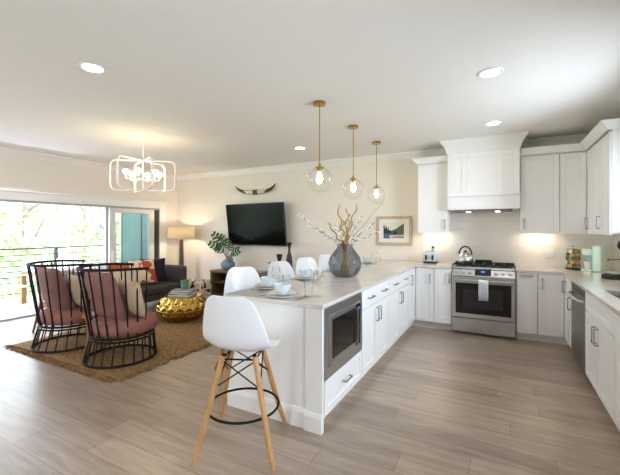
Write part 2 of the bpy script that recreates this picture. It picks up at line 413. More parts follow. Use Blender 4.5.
b.build('door_handle', 'door_white', l1)
leaf(4.26, 5.30, XL - .11, 'door_grey', .06)
b = B(); b.box(XL - .03, XL - .005, 5.345, 5.42, .032, DT - .04); b.box(XL - .15, XL - .13, 5.335, 5.46, .032, DT - .04); b.build('door_pocket', 'bronze_frame', d1)

# ------------------------------------------------------------------ kitchen: cabinets
NICK = 'nickel'
def pull(parent, M, x, z, kind, y=-.02, L=.13):
    q = B(M); h = L / 2
    if kind == 'v':
        q.box(x - .006, x + .006, y - .036, y - .027, z - h, z + h)
        for s_ in (-1, 1): q.box(x - .006, x + .006, y - .03, y - .001, z + s_ * h - .006, z + s_ * h + .006)
    else:
        q.box(x - h, x + h, y - .036, y - .027, z - .006, z + .006)
        for s_ in (-1, 1): q.box(x + s_ * h - .006, x + s_ * h + .006, y - .03, y - .001, z - .006, z + .006)
    q.build('handle', NICK, parent, bevel=.002)
def front(t, M, kind, x0, x1, z0, z1, pulls=(), rail=.058):
    g = .002; x0 += g; x1 -= g; z0 += g; z1 -= g; q = B(M)
    if rail:
        q.box(x0, x0 + rail, -.02, -.001, z0, z1); q.box(x1 - rail, x1, -.02, -.001, z0, z1)
        q.box(x0 + rail, x1 - rail, -.02, -.001, z0, z0 + rail); q.box(x0 + rail, x1 - rail, -.02, -.001, z1 - rail, z1)
        q.box(x0 + rail, x1 - rail, -.011, -.001, z0 + rail, z1 - rail)
    else: q.box(x0, x1, -.02, -.001, z0, z1)
    d = q.build(kind, 'cabinet_white', t, bevel=.0015, seg=1)
    for px, pz, pk in pulls: pull(d, M, px, pz, pk)
    return d
def frameM(loc, rz): return Matrix.Translation(loc) @ Matrix.Rotation(rz, 4, 'Z')
def base_cab(name, label, loc, rz, wid, dep, top=.882):
    t = thing(name, label, 'cabinet', loc); M = frameM(loc, rz)
    q = B(M); q.box(0, wid, 0, dep, .1, top)
    if top < .88: q.box(0, wid, 0, .03, top, .882)
    q.build('body', 'cabinet_white', t)
    q = B(M); q.box(0, wid, .06, dep, 0, .1); q.build('toe_kick', 'cabinet_white', t)
    return t, M
IX = -1.127                                    # plane of the peninsula's cabinet boxes
RI = PI / 2
# microwave cabinet (open niche)
loc = (IX, 2.262, 0); t = thing('microwave_cabinet', 'white end cabinet of the peninsula holding the built in microwave above one drawer', 'cabinet', loc); M = frameM(loc, RI)
q = B(M); q.box(0, .02, 0, .56, .1, .882); q.box(.758, .778, 0, .56, .1, .882); q.box(.02, .758, 0, .56, .1, .35); q.box(.02, .758, .54, .56, .35, .882); q.box(.02, .758, 0, .54, .874, .882)
q.build('body', 'cabinet_white', t)
q = B(M); q.box(0, .778, .06, .56, 0, .1); q.build('toe_kick', 'cabinet_white', t)
front(t, M, 'drawer', 0.01, .775, .1, .355, [(.40, .235, 'h')], rail=.05)
# microwave
mw = thing('microwave', 'stainless steel built in microwave in the end of the peninsula', 'microwave', (IX, 2.262, .352))
q = B(M); q.box(.03, .75, .01, .5, .352, .872); q.build('body', 'steel_dark', mw)
q = B(M)
for a in ((.005, .773, .352, .43), (.005, .773, .81, .872), (.005, .075, .43, .81), (.703, .773, .43, .81)): q.box(a[0], a[1], -.022, .009, a[2], a[3])
q.build('trim_kit', 'steel', mw, bevel=.002)
q = B(M); q.box(.077, .701, -.034, .009, .432, .808); q.box(.09, .575, -.038, -.034, .442, .47); dr = q.build('door', 'steel', mw, bevel=.003)
q = B(M); q.box(.115, .565, -.037, -.0335, .485, .775); q.build('glass', 'black_glass', dr)
q = B(M); q.box(.585, .69, -.037, -.0335, .445, .795); kp = q.build('control_panel', 'black_glass', mw)
q = B(M); q.box(.615, .665, -.0385, -.0372, .745, .768); q.build('display', 'display_blue', kp)
q = B(M); q.bar((.58, -.055, .46), (.58, -.055, .78), .012); q.box(.574, .586, -.055, -.034, .475, .487); q.box(.574, .586, -.055, -.034, .755, .767); q.build('handle', 'steel', dr)
# two drawer-over-door cabinets
for y0, y1, lab in ((3.042, 3.93, 'white peninsula cabinet beside the microwave, two drawers over two doors'), (3.932, 4.90, 'white peninsula cabinet with two drawers and doors next to the corner cabinet')):
    W = y1 - y0; t, M = base_cab('drawer_base_cabinet', lab, (IX, y0, 0), RI, W, .56); c = W / 2
    front(t, M, 'drawer', .005, c, .70, .88, [(c / 2, .792, 'h')], rail=0); front(t, M, 'drawer', c, W - .005, .70, .88, [(c + c / 2, .792, 'h')], rail=0)
    front(t, M, 'door', .005, c, .105, .695, [(c - .04, .59, 'v')]); front(t, M, 'door', c, W - .005, .105, .695, [(c + .04, .59, 'v')])
# corner cabinet, left of the range
t = thing('corner_base_cabinet', 'white corner base cabinet under the toaster, where the peninsula meets the range wall', 'cabinet', (IX, 4.902, 0))
q = B(); q.prism([(IX, 4.902), (IX, 5.322), (-.842, 5.322), (-.842, YB - .02), (-1.69, YB - .02), (-1.69, 4.902)], .1, .882); q.build('body', 'cabinet_white', t)
q = B(); q.prism([(IX - .06, 4.902), (IX - .06, 5.382), (-.842, 5.382), (-.842, YB - .02), (-1.69, YB - .02), (-1.69, 4.902)], 0, .1); q.build('toe_kick', 'cabinet_white', t)
front(t, frameM((IX, 4.902, 0), RI), 'door', .005, .395, .105, .88, [(.10, .73, 'v')])
front(t, frameM((0, 5.322, 0), 0), 'door', -1.10, -.845, .105, .88, [(-.895, .73, 'v')])
t, M = base_cab('base_cabinet', 'narrow white base cabinet with one door just left of the range', (-.84, 5.322, 0), 0, .236, YB - .02 - 5.322)
front(t, M, 'door', .0, .234, .105, .88, [(.2, .755, 'v')])
# right of the range
t, M = base_cab('pull_out_cabinet', 'narrow white pull out cabinet with a handle across its top, right of the range', (.176, 5.322, 0), 0, .232, YB - .02 - 5.322)
front(t, M, 'door', .002, .23, .105, .88, [(.115, .846, 'h')], rail=.05)
RX = .708
t = thing('corner_base_cabinet', 'white corner base cabinet under the mint coffee maker, between range wall and dishwasher run', 'cabinet', (RX, 5.322, 0))
q = B(); q.prism([(.41, 5.322), (RX, 5.322), (RX, 5.04), (XR - .02, 5.04), (XR - .02, YB - .02), (.41, YB - .02)], .1, .882); q.build('body', 'cabinet_white', t)
q = B(); q.prism([(.41, 5.382), (RX + .06, 5.382), (RX + .06, 5.04), (XR - .02, 5.04), (XR - .02, YB - .02), (.41, YB - .02)], 0, .1); q.build('toe_kick', 'cabinet_white', t)
front(t, frameM((0, 5.322, 0), 0), 'door', .415, .684, .105, .88, [(.46, .755, 'v')])
MR = frameM((RX, 5.30, 0), -PI / 2)
front(t, MR, 'door', .005, .255, .105, .88, [(.06, .74, 'v')], rail=.05)
t, M = base_cab('base_cabinet', 'narrow white base cabinet beside the dishwasher, on its corner side', (RX, 5.038, 0), -PI / 2, .232, .58)
front(t, M, 'door', .002, .23, .105, .88, [(.19, .61, 'v')], rail=.05)
# dishwasher
loc = (RX, 4.803, 0); M = frameM(loc, -PI / 2)
t = thing('dishwasher', 'stainless dishwasher with a curved bar handle set in the right run of cabinets', 'dishwasher', loc)
q = B(M); q.box(.004, .70, 0, .58, .1, .875); q.build('body', 'steel_dark', t)
q = B(M); q.box(.004, .70, .05, .58, .001, .1); q.build('toe_kick', 'black_plastic', t)
q = B(M); q.box(.004, .70, -.024, -.001, .105, .80); q.build('door', 'steel_dark', t, bevel=.003)
q = B(M); q.box(.004, .70, -.024, -.001, .804, .875); q.build('control_panel', 'black_plastic', t, bevel=.003)
q = B(M); q.tube([(.06, -.022, .755), (.09, -.06, .755), (.2, -.075, .755), (.35, -.08, .755), (.5, -.075, .755), (.61, -.06, .755), (.64, -.022, .755)], .012, 10); q.build('handle', 'steel', t, smooth=50)
# sink cabinet and the next one
t, M = base_cab('sink_cabinet', 'white sink cabinet with two doors under a false drawer front, next to the dishwasher', (RX, 4.098, 0), -PI / 2, .958, .58, .66)
front(t, M, 'false_front', .005, .953, .70, .88, rail=.045)
front(t, M, 'door', .005, .479, .105, .695, [(.44, .575, 'v')]); front(t, M, 'door', .479, .953, .105, .695, [(.518, .575, 'v')])
t, M = base_cab('base_cabinet', 'white base cabinet at the near end of the right run, past the sink cabinet', (RX, 3.138, 0), -PI / 2, .8, .58)
front(t, M, 'door', .005, .40, .105, .88, [(.36, .77, 'v')]); front(t, M, 'door', .40, .795, .105, .88, [(.44, .77, 'v')])
# peninsula end panel and back panel
t = thing('peninsula_end_panel', 'white end panel of the peninsula with corner post and base moulding', 'panel', (-1.5, 2.25, 0))
q = B(); q.box(-1.972, -1.11, 2.243, 2.26, 0, .882); q.build('panel', 'cabinet_white', t)
q = B(); q.box(-1.245, -1.105, 2.228, 2.2425, .0, .882); q.box(-1.2445, -1.105, 2.2425, 2.2605, .355, .882) if 0 else None; q.build('post', 'cabinet_white', t, bevel=.002)
q = B(); q.sweep([(-1.972, 2.2425), (-1.2455, 2.2425)], [(.001, 0), (.016, 0), (.016, .11), (.009, .135), (.001, .14)], .001)
q.sweep([(-1.2455, 2.2275), (-1.1045, 2.2275)], [(.001, 0), (.018, 0), (.018, .11), (.010, .135), (.001, .14)], .001); q.build('base_moulding', 'cabinet_white', t)
t = thing('peninsula_back_panel', 'white panel along the stool side of the peninsula', 'panel', (-1.7, 4, 0))
q = B(); q.box(-1.71, -1.692, 2.262, YB - .02, .001, .882); q.build('panel', 'cabinet_white', t)
# worktops
q = B(); q.prism([(-1.985, 2.205), (-1.087, 2.205), (-1.087, 5.282), (-.604, 5.282), (-.604, YB - .013), (-1.985, YB - .013)], .884, .914)
tag(q.build('worktop', 'quartz', bevel=.004), 'long pale quartz worktop of the peninsula set with plates and the branch vase', 'worktop')
SX0, SX1, SY0, SY1 = .79, 1.2, 3.22, 3.92
q = B(); q.prism([(.171, 5.282), (.668, 5.282), (.668, SY1), (XR - .013, SY1), (XR - .013, YB - .013), (.171, YB - .013)], .884, .914)
q.prism([(.668, 2.33), (XR - .013, 2.33), (XR - .013, SY0), (.668, SY0)], .884, .914)
q.box(.668, SX0, SY0, SY1, .884, .914); q.box(SX1, XR - .013, SY0, SY1, .884, .914)
tag(q.build('worktop', 'quartz'), 'L shaped pale quartz worktop with the sink and coffee maker', 'worktop')
t = thing('sink', 'undermount steel sink let into the right worktop', 'sink', (1.0, 3.57, .7))
q = B(); q.box(SX0 - .01, SX1 + .01, SY0 - .01, SY1 + .01, .885, .8855) if 0 else None
q.grid([[(x, y, z) for x, y in ((SX0 - .004, SY0 - .004), (SX1 + .004, SY0 - .004), (SX1 + .004, SY1 + .004), (SX0 - .004, SY1 + .004))] for z in (.883, .70)], wrap=True)
v4 = q.bm.verts[:][4:]; q.f(v4); q.build('basin', 'steel', t, solid=.004)
q = B(); q.lathe([(0, 0), (.04, 0), (.045, .004), (.02, .006), (0, .004)], (1.0, 3.57, .703), 20); q.build('drain', 'nickel', t)

# ------------------------------------------------------------------ wall cabinets and hood
UY = YB - .33; ZB, ZT = 1.385, 2.44
def wall_cab(label, x0, x1, doors, name='wall_cabinet'):
    t = thing(name, label, 'cabinet', (x0, UY, ZB)); q = B(); q.box(x0, x1, UY, YB - .014, ZB + .02, ZT); q.build('body', 'cabinet_white', t)
    M = frameM((0, UY, 0), 0)
    for a, c, px in doors: front(t, M, 'door', a, c, ZB - .005, ZT - .015, [(px, ZB + .13, 'v')] if px else (), rail=.06)
    return t
cprof = [(.0, 0), (.022, 0), (.026, .02), (.05, .05), (.075, .07), (.08, .085), (.0, .085)]
t = wall_cab('white single door wall cabinet above the toaster', -1.135, -.69, [(-1.13, -.695, -.735)])
q = B(); q.sweep([(-1.135, YB - .02), (-1.135, UY - .02), (-.692, UY - .02)], [(-o, h) for o, h in cprof][::-1] if 0 else cprof, ZT) if 0 else None
q.sweep([(-1.135, YB - .02), (-1.135, UY - .022), (-.692, UY - .022)][::-1], [(-o, h) for o, h in cprof], ZT); q.build('crown', 'cabinet_white', t, smooth=35)
wall_cab('white wall cabinet just right of the range hood', .232, .675, [(.236, .673, .275)])
# corner unit on both walls
UX = XR - .33
t = thing('corner_wall_cabinet', 'white corner wall cabinet above the coffee maker with doors on both walls', 'cabinet', (.68, UY, ZB))
q = B(); q.prism([(.677, UY), (UX, UY), (UX, 5.31), (XR - .014, 5.31), (XR - .014, YB - .014), (.677, YB - .014)], ZB, ZT); q.build('body', 'cabinet_white', t)
front(t, frameM((0, UY, 0), 0), 'door', .679, .955, ZB - .005, ZT - .015, (), rail=.06)
front(t, frameM((UX, UY, 0), -PI / 2), 'door', .025, .318, ZB - .005, ZT - .015, [(.066, ZB + .13, 'v')], rail=.05)
t = thing('wall_cabinet', 'white wall cabinet on the window wall, between corner cabinet and window', 'cabinet', (UX, 4.55, ZB))
q = B(); q.box(UX, XR - .014, 4.55, 5.308, ZB + .02, ZT); q.build('body', 'cabinet_white', t)
M = frameM((UX, 5.308, 0), -PI / 2)
front(t, M, 'door', .003, .40, ZB - .005, ZT - .015, [(.36, ZB + .13, 'v')], rail=.06); front(t, M, 'door', .40, .755, ZB - .005, ZT - .015, rail=.06)
q = B(); q.sweep([(.234, UY - .022), (UX - .022, UY - .022), (UX - .022, 4.548), (XR - .02, 4.548)], cprof, ZT + .001); struct('trim_5', q, 'cabinet_white', smooth=35)
# hood
t = thing('range_hood', 'white panelled range hood with flared crown above the range', 'range hood', (-.23, 5.5, 1.69))
HY = 5.5
q = B(); q.box(-.683, .222, HY, YB - .014, 1.93, 2.63); q.build('hood_box', 'cabinet_white', t)
q = B(); q.box(-.687, .226, HY - .012, YB - .014, 1.72, 1.905); q.build('valance', 'cabinet_white', t, bevel=.002)
q = B(); q.box(-.60, .14, HY + .03, YB - .04, 1.695, 1.719); ex = q.build('extractor', 'steel_dark', t)
for x in (-.42, -.04): q = B(); q.lathe([(0, 0), (.03, 0), (.03, .004), (0, .004)], (x, HY + .2, 1.6905), 16); q.build('lamp', 'glow_hood_added', ex)  # small glowing discs added to brighten the tile below the hood
q = B(); q.box(-.697, .236, HY - .03, YB - .014, 1.906, 1.929); q.build('ledge', 'cabinet_white', t, bevel=.004)
q = B()
for x0, x1 in ((-.683, -.61), (-.49, -.42), (-.045, .025), (.149, .222)): q.box(x0, x1, HY - .014, HY - .0005, 1.93, 2.53)
for x0, x1 in ((-.61, -.49), (-.42, -.045), (.025, .149)): q.box(x0, x1, HY - .014, HY - .0005, 1.93, 1.995); q.box(x0, x1, HY - .014, HY - .0005, 2.46, 2.53)
q.build('panel_rails', 'cabinet_white', t, bevel=.001, seg=1)
hp = [(0, 0), (.012, 0), (.014, .03), (.03, .07), (.055, .12), (.09, .165), (.095, .182), (0, .182)]
q = B(); q.sweep([(-.684, YB - .015), (-.684, HY - .015), (.223, HY - .015), (.223, YB - .015)][::-1], [(-o, h) for o, h in hp], 2.53); q.build('crown', 'cabinet_white', t, smooth=35)
# under cabinet lights
for lab, x in (('slim lit strip light under the cabinet above the toaster', -.91), ('slim lit strip light under the cabinet right of the hood', .45)):
    t = thing('strip_light', lab, 'light', (x, 5.78, ZB - .02), 'strip lights under the wall cabinets'); q = B(); q.box(x - .16, x + .16, 5.80, 5.84, ZB + .008, ZB + .019); q.build('housing', 'trim_white', t)
    q = B(); q.box(x - .155, x + .155, 5.805, 5.835, ZB + .003, ZB + .0075); q.build('diffuser', 'glow_strip', t)

t = thing('strip_light', 'slim lit strip light under the wall cabinet beside the window', 'light', (1.2, 4.95, ZB), 'strip lights under the wall cabinets'); q = B(); q.box(1.18, 1.22, 4.75, 5.15, ZB + .008, ZB + .019); q.build('housing', 'trim_white', t)
q = B(); q.box(1.185, 1.215, 4.76, 5.14, ZB + .003, ZB + .0075); q.build('diffuser', 'glow_strip', t)

# ------------------------------------------------------------------ range
RX0, RX1, RY = -.597, .165, 5.30
t = thing('range', 'stainless gas range with black oven window, towel on its handle', 'range', (-.21, RY, 0))
q = B(); q.box(RX0, RX1, RY + .005, YB - .03, .03, .90); q.box(RX0 + .03, RX1 - .03, RY + .06, YB - .05, 0, .03); q.build('body', 'steel_dark', t)
q = B(); q.box(RX0, RX1, RY + .02, YB - .03, .901, .918); q.build('cooktop', 'steel', t, bevel=.003)
q = B(); q.box(RX0 + .03, RX1 - .03, RY + .06, YB - .06, .9185, .923); q.build('burner_well', 'black_iron', t)
q = B(); P0 = [(RY - .035, .80), (RY + .02, .915), (RY + .045, .915), (RY + .045, .80)]
a = [q.v((RX0, y, z)) for y, z in P0]; c = [q.v((RX1, y, z)) for y, z in P0]; q.f(a); q.f(c[::-1])
for i in range(4): q.f([a[i], a[(i + 1) % 4], c[(i + 1) % 4], c[i]])
cp = q.build('control_panel', 'steel', t, bevel=.003)
def onpanel(x, s_, out):                     # point on the sloped control panel
    nrm = Vector((0, -.115, .055)).normalized()
    return Vector((x, RY - .035 + .055 * s_, .80 + .115 * s_)) + nrm * out, nrm
for x in (-.54, -.455, -.37, -.055, .03, .11):
    p0, nrm = onpanel(x, .5, .001); p1, _ = onpanel(x, .5, .034)
    q = B(); q.tube([p0, p0.lerp(p1, .25), p0.lerp(p1, .3), p1], [.03, .03, .024, .021], 18); q.build('knob', 'steel', t, smooth=40)
q = B(); p = [onpanel(x, s_, .0015)[0] for x, s_ in ((-.31, .12), (-.115, .12), (-.115, .9), (-.31, .9))]; p2 = [onpanel(x, s_, .004)[0] for x, s_ in ((-.31, .12), (-.115, .12), (-.115, .9), (-.31, .9))]
q.grid([p, p2], wrap=True); q.f(q.bm.verts[:][4:]); dp = q.build('display_panel', 'black_glass', cp)
q = B(); q.f([q.v(onpanel(x, s_, .0048)[0]) for x, s_ in ((-.235, .45), (-.19, .45), (-.19, .65), (-.235, .65))]); q.build('clock', 'display_blue', dp)
q = B()
q.box(RX0, RX1, RY - .03, RY + .004, .232, .79); od = q.build('oven_door', 'steel', t, bevel=.004)
q = B(); q.box(RX0 + .045, RX1 - .045, RY - .034, RY - .0305, .29, .705); ow = q.build('oven_window', 'oven_glass', od); q = B(); q.box(RX0 + .14, RX1 - .14, RY - .0352, RY - .0342, .37, .63); q.build('inner_pane', 'black_glass_inner', ow)
q = B(); q.tube([(RX0 + .03, RY - .075, .745), (RX1 - .03, RY - .075, .745)], .013, 12)
for x in (RX0 + .05, RX1 - .05): q.bar((x, RY - .075, .745), (x, RY - .03, .745), .02)
q.build('oven_handle', 'steel', od, smooth=40)
q = B(); q.box(RX0, RX1, RY - .03, RY + .004, .035, .218); q.build('drawer', 'steel', t, bevel=.004)
for gx in (-.475, -.216, .043):
    q = B(); a, c = gx - .122, gx + .122
    for x in (a, gx, c): q.bar((x, RY + .08, .945), (x, YB - .08, .945), .012)
    for y in (RY + .08, RY + .2, RY + .32, RY + .45, YB - .08): q.bar((a, y, .945), (c, y, .945), .012)
    for x in (a, c):
        for y in (RY + .085, YB - .085): q.bar((x, y, .923), (x, y, .945), .014)
    for y in (RY + .18, RY + .44): q.lathe([(0, 0), (.04, 0), (.04, .012), (.028, .016), (0, .016)], (gx, y, .923), 16)
    q.build('grate', 'black_iron', t)
q = B(); q.box(-.335, -.12, 5.80, 5.90, .952, .957); q.bar((-.335, 5.80, .963), (-.12, 5.80, .963), .01, .014); q.bar((-.335, 5.9, .968), (-.12, 5.9, .968), .01, .024); q.box(-.34, -.33, 5.8, 5.9, .957, .975); q.box(-.125, -.115, 5.8, 5.9, .957, .975)
tag(q.build('griddle_pan', 'black_iron', bevel=.003), 'black griddle pan on the back of the range beside the kettle', 'pan')
# towel
q = B(); xs = [-.262 + .115 * i / 10 for i in range(11)]; rows = []
prof_t = [(RY - .056, .55), (RY - .057, .65), (RY - .058, .735), (RY - .062, .757), (RY - .075, .763), (RY - .09, .755), (RY - .093, .73), (RY - .092, .65), (RY - .09, .55), (RY - .088, .49)]
for y, z in prof_t: rows.append([(x, y + .002 * math.sin(x * 120), z) for x in xs])
q.grid(rows)
tw = thing('tea_towel', 'white tea towel with grey checks hung over the oven handle', 'towel', (-.29, RY - .07, .48))
q.build('cloth', 'towel', tw, solid=.004, smooth=60)
q = B()
for i in range(1, 7): x = -.262 + .115 * i / 7; q.box(x - .0016, x + .0016, RY - .0962, RY - .0955, .494, .725)
for i in range(12): z = .505 + i * .0195; q.box(-.260, -.149, RY - .0968, RY - .0962, z - .0014, z + .0014)
q.build('check_lines', 'towel_grey', tw)
# kettle on the rear left burner
kx, ky = -.46, 5.66
t = thing('kettle', 'polished steel whistling kettle with black arched handle on the range', 'kettle', (kx, ky, .952))
q = B(); q.lathe([(0, 0), (.095, 0), (.105, .015), (.1, .06), (.08, .11), (.05, .14), (.03, .148), (0, .15)], (kx, ky, .952), 32); q.build('body', 'steel', t, smooth=50)
q = B(); q.lathe([(.012, 0), (.018, .012), (.018, .025), (0, .03)], (kx, ky, 1.1), 16); q.build('lid_knob', 'black_plastic', t, smooth=50)
q = B(); q.tube([(kx - .075, ky, 1.05), (kx - .11, ky, 1.075), (kx - .13, ky, 1.1)], [.024, .018, .014], 12); q.build('spout', 'steel', t, smooth=50)
q = B(); q.tube([(kx + .085 * math.cos(a), ky, 1.07 + .115 * math.sin(a)) for a in [PI * i / 14 for i in range(15)]], .011, 10); q.build('handle', 'black_plastic', t, smooth=50)

# ------------------------------------------------------------------ worktop appliances
tx, ty = -.97, 5.76
t = thing('toaster', 'pale grey blue two slice toaster in the corner below the left wall cabinet', 'toaster', (tx, ty, .914))
q = B(); q.box(tx - .095, tx + .095, ty - .09, ty + .09, .932, 1.09); q.build('body', 'mint_pale', t, bevel=.03, seg=4, smooth=40)
q = B(); q.box(tx - .1, tx + .1, ty - .095, ty + .095, .914, .931); q.build('base', 'black_plastic', t, bevel=.004)
for s_ in (-.035, .035): q = B(); q.box(tx - .07, tx + .07, ty + s_ - .014, ty + s_ + .014, 1.0895, 1.0925); q.build('slot', 'brass', t)
for s_ in (-.05, .045): q = B(); q.box(tx + s_ - .016, tx + s_ + .016, ty - .094, ty - .0905, .965, 1.04); q.build('dial_panel', 'black_plastic', t)
q = B(); q.bar((tx - .005, ty - .115, 1.0), (tx - .005, ty - .091, 1.0), .035, .012); q.build('lever', 'nickel', t)
q = B(); q.box(-1.0, -.93, YB - .018, YB - .0125, 1.10, 1.21); o = tag(q.build('outlet', 'outlet_white', bevel=.002), 'white wall outlet on the tile above the toaster', 'outlet')
q = B(); q.tube([(-.96, YB - .02, 1.15), (-.955, 5.93, 1.15), (-.96, 5.92, 1.12), (-.975, 5.9, 1.08), (-.98, 5.885, 1.0), (-.975, 5.87, .93)], .006, 8); q.box(-.975, -.94, YB - .045, YB - .0185, 1.135, 1.165); tag(q.build('power_cord', 'black_plastic'), 'black plug and cord hanging behind the toaster', 'cord')
for x in (.60,):
    t = thing('outlet', 'white double switch plate on the tile right of the range', 'outlet', (x, YB - .013, 1.11)); q = B(); q.box(x - .06, x + .06, YB - .022, YB - .0125, 1.05, 1.17); q.build('plate', 'outlet_white', t, bevel=.002)
    for s_ in (-.028, .028): q = B(); q.box(x + s_ - .016, x + s_ + .016, YB - .027, YB - .0222, 1.077, 1.143); q.build('rocker', 'outlet_white', t)
# pod carousel
px, py = .83, 5.72
t = thing('pod_carousel', 'wire pod carousel full of coffee pods beside the mint coffee maker', 'pod rack', (px, py, .914))
q = B(); q.lathe([(0, 0), (.085, 0), (.085, .018), (.02, .022), (0, .022)], (px, py, .914), 24); q.build('base', 'black_plastic', t)
q = B(); q.tube([(px, py, .93), (px, py, 1.21)], .005); q.ell((px, py, 1.215), .012, 10, 6)
for k in range(12):
    a = k * PI / 6 + .26; q.tube([(px + .055 * math.cos(a), py + .055 * math.sin(a), .936), (px + .055 * math.cos(a), py + .055 * math.sin(a), 1.18)], .0022, 5)
q.tube(arc(px, py, .055, 0, 2 * PI, 24, 1.18)[:-1], .003, 6, True); q.bar((px - .055, py, 1.18), (px + .055, py, 1.18), .004); q.build('rack', 'nickel', t)
for r in range(5):
    for k in range(6):
        a = k * PI / 3 + .26 * (r % 2); z = .965 + r * .047; d = Vector((math.cos(a), math.sin(a), 0)); p = Vector((px, py, z))
        q = B(); q.tube([p + d * .03, p + d * .072, p + d * .0735, p + d * .077], [.017, .022, .0245, .0245], 12)
        tag(q.build('coffee_pod', random.choice(['foil_gold', 'foil_brown', 'foil_blue', 'foil_green', 'foil_pale', 'foil_pale']), smooth=40), 'small foil lidded coffee pod held in the wire carousel', 'coffee pod', 'coffee pods in the carousel')
# coffee maker, mint
cx, cy = 1.06, 5.62
t = thing('coffee_maker', 'mint green single cup coffee maker on the corner of the worktop', 'coffee maker', (cx, cy, .914)); M = frameM((cx, cy, 0), -.42)
q = B(M); q.box(-.02, .065, -.12, .12, .914, 1.235); q.box(-.12, -.0205, .02, .13, .94, 1.2); q.build('body', 'mint', t, bevel=.018, seg=3, smooth=40)
q = B(M); q.box(-.13, -.021, -.12, .13, .914, .94); q.build('drip_tray', 'mint', t, bevel=.006)
q = B(M); q.box(-.125, -.021, -.12, .019, 1.11, 1.2); q.build('brew_head', 'mint', t, bevel=.015, seg=3, smooth=40)
q = B(M); q.box(-.12, -.0215, -.118, .12, 1.2, 1.212); q.build('lid_band', 'brass', t, bevel=.003)
c = M @ Vector((-.075, -.055, .941)); q = B(); q.lathe([(0, 0), (.03, 0), (.042, .03), (.05, .09), (.046, .09), (.038, .03), (.025, .006), (0, .006)], c, 24)
q.tube([(c.x + .045, c.y - .015, c.z + .075), (c.x + .075, c.y - .03, c.z + .06), (c.x + .07, c.y - .028, c.z + .03), (c.x + .042, c.y - .015, c.z + .02)], .006, 8); tag(q.build('coffee_cup', 'ceramic_white', smooth=50), 'white cup on the drip tray of the mint coffee maker', 'cup')
# stand mixer at the frame edge
mx_, my = 1.13, 4.88
t = thing('stand_mixer', 'black stand mixer with a thin side lever on the worktop beneath the window', 'mixer', (mx_, my, .914)); M = frameM((mx_, my, 0), -1.08)
q = B(M); q.prism([(-.075, -.14), (-.05, -.18), (.05, -.18), (.075, -.14), (.075, .13), (-.075, .13)], .914, .965); q.build('base', 'black_plastic', t, bevel=.014, seg=3, smooth=40)
q = B(M); q.prism([(-.06, -.12), (-.04, -.155), (.04, -.155), (.06, -.12), (.06, .02), (-.06, .02)], .9655, .985); q.build('base_plate', 'steel', t, bevel=.006)
q = B(M); q.tube([(0, .075, .965), (0, .08, 1.05), (0, .07, 1.15), (0, .05, 1.22)], [.055, .045, .048, .05], 16); q.build('column', 'black_plastic', t, smooth=60)
q = B(M); q.ell((0, .045, 1.27), (.055, .085, .07), 20, 12); q.build('head', 'black_plastic', t, smooth=60)
q = B(M); q.tube([(0, .03, 1.12), (-.02, -.12, 1.115)], .006, 8); q.ell((-.02, -.125, 1.115), .011, 10, 6); q.build('lever', 'black_plastic', t)

# ------------------------------------------------------------------ ceiling lights
DL = [((-2.824, 1.632), 'recessed ceiling light nearest the viewer over the open floor, large oval in the picture', 1), ((-.074, 3.218), 'recessed ceiling light over the kitchen aisle, the nearer of the two there', 1), ((-.083, 4.767), 'recessed ceiling light just in front of the range hood', 1), ((-2.773, 4.804), 'recessed ceiling light between the pendants and the television wall', 1)]
for (x, y), lab, _ in DL:
    t = thing('downlight', lab, 'ceiling light', (x, y, H), 'recessed ceiling lights'); q = B(); q.lathe([(.07, -.002), (.073, -.008), (.092, -.008), (.098, -.001), (.07, -.001)], (x, y, H), 36, closed=True); q.build('trim_ring', 'trim_white', t, smooth=40)
    q = B(); q.lathe([(0, -.003), (.0695, -.003), (.0695, -.0015), (0, -.0015)], (x, y, H), 32); q.build('lens', 'glow_downlight', t)
# pendants
for i, (y, lab) in enumerate(((3.164, 'clear glass globe pendant with brass fittings, nearest of the three over the peninsula'), (4.086, 'clear glass globe pendant hanging in the middle of the row of three'), (5.006, 'clear glass globe pendant nearest the framed print, farthest of the three'))):
    x = -1.6; t = thing('pendant_light', lab, 'pendant lamp', (x, y, H), 'globe pendants over the peninsula')
    q = B(); q.lathe([(0, 0), (.06, 0), (.062, -.008), (.06, -.028), (0, -.03)], (x, y, H - .001), 28); q.build('canopy', 'brass', t, smooth=40)
    q = B(); q.tube([(x, y, H - .03), (x, y, 2.085)], .0055, 8); q.build('rod', 'brass', t, smooth=40)
    q = B(); q.lathe([(0, .03), (.012, .03), (.014, .0), (.04, -.004), (.04, -.02), (.02, -.022), (.02, -.055), (0, -.056)], (x, y, 2.07), 24); q.build('socket', 'brass', t, smooth=40)
    R = .13; q = B(); q.lathe([(R * math.sin(a), -R * math.cos(a)) for a in [PI * k / 26 for k in range(0, 24)]] + [(.038, .124)], (x, y, 1.937), 40); q.build('globe', 'glass_globe', t, smooth=80)
    q = B(); q.lathe([(0, -.115), (.02, -.105), (.031, -.075), (.03, -.05), (.016, -.01), (.013, 0), (0, 0)], (x, y, 2.012), 20); bu = q.build('bulb', 'glow_filament', t, smooth=60)
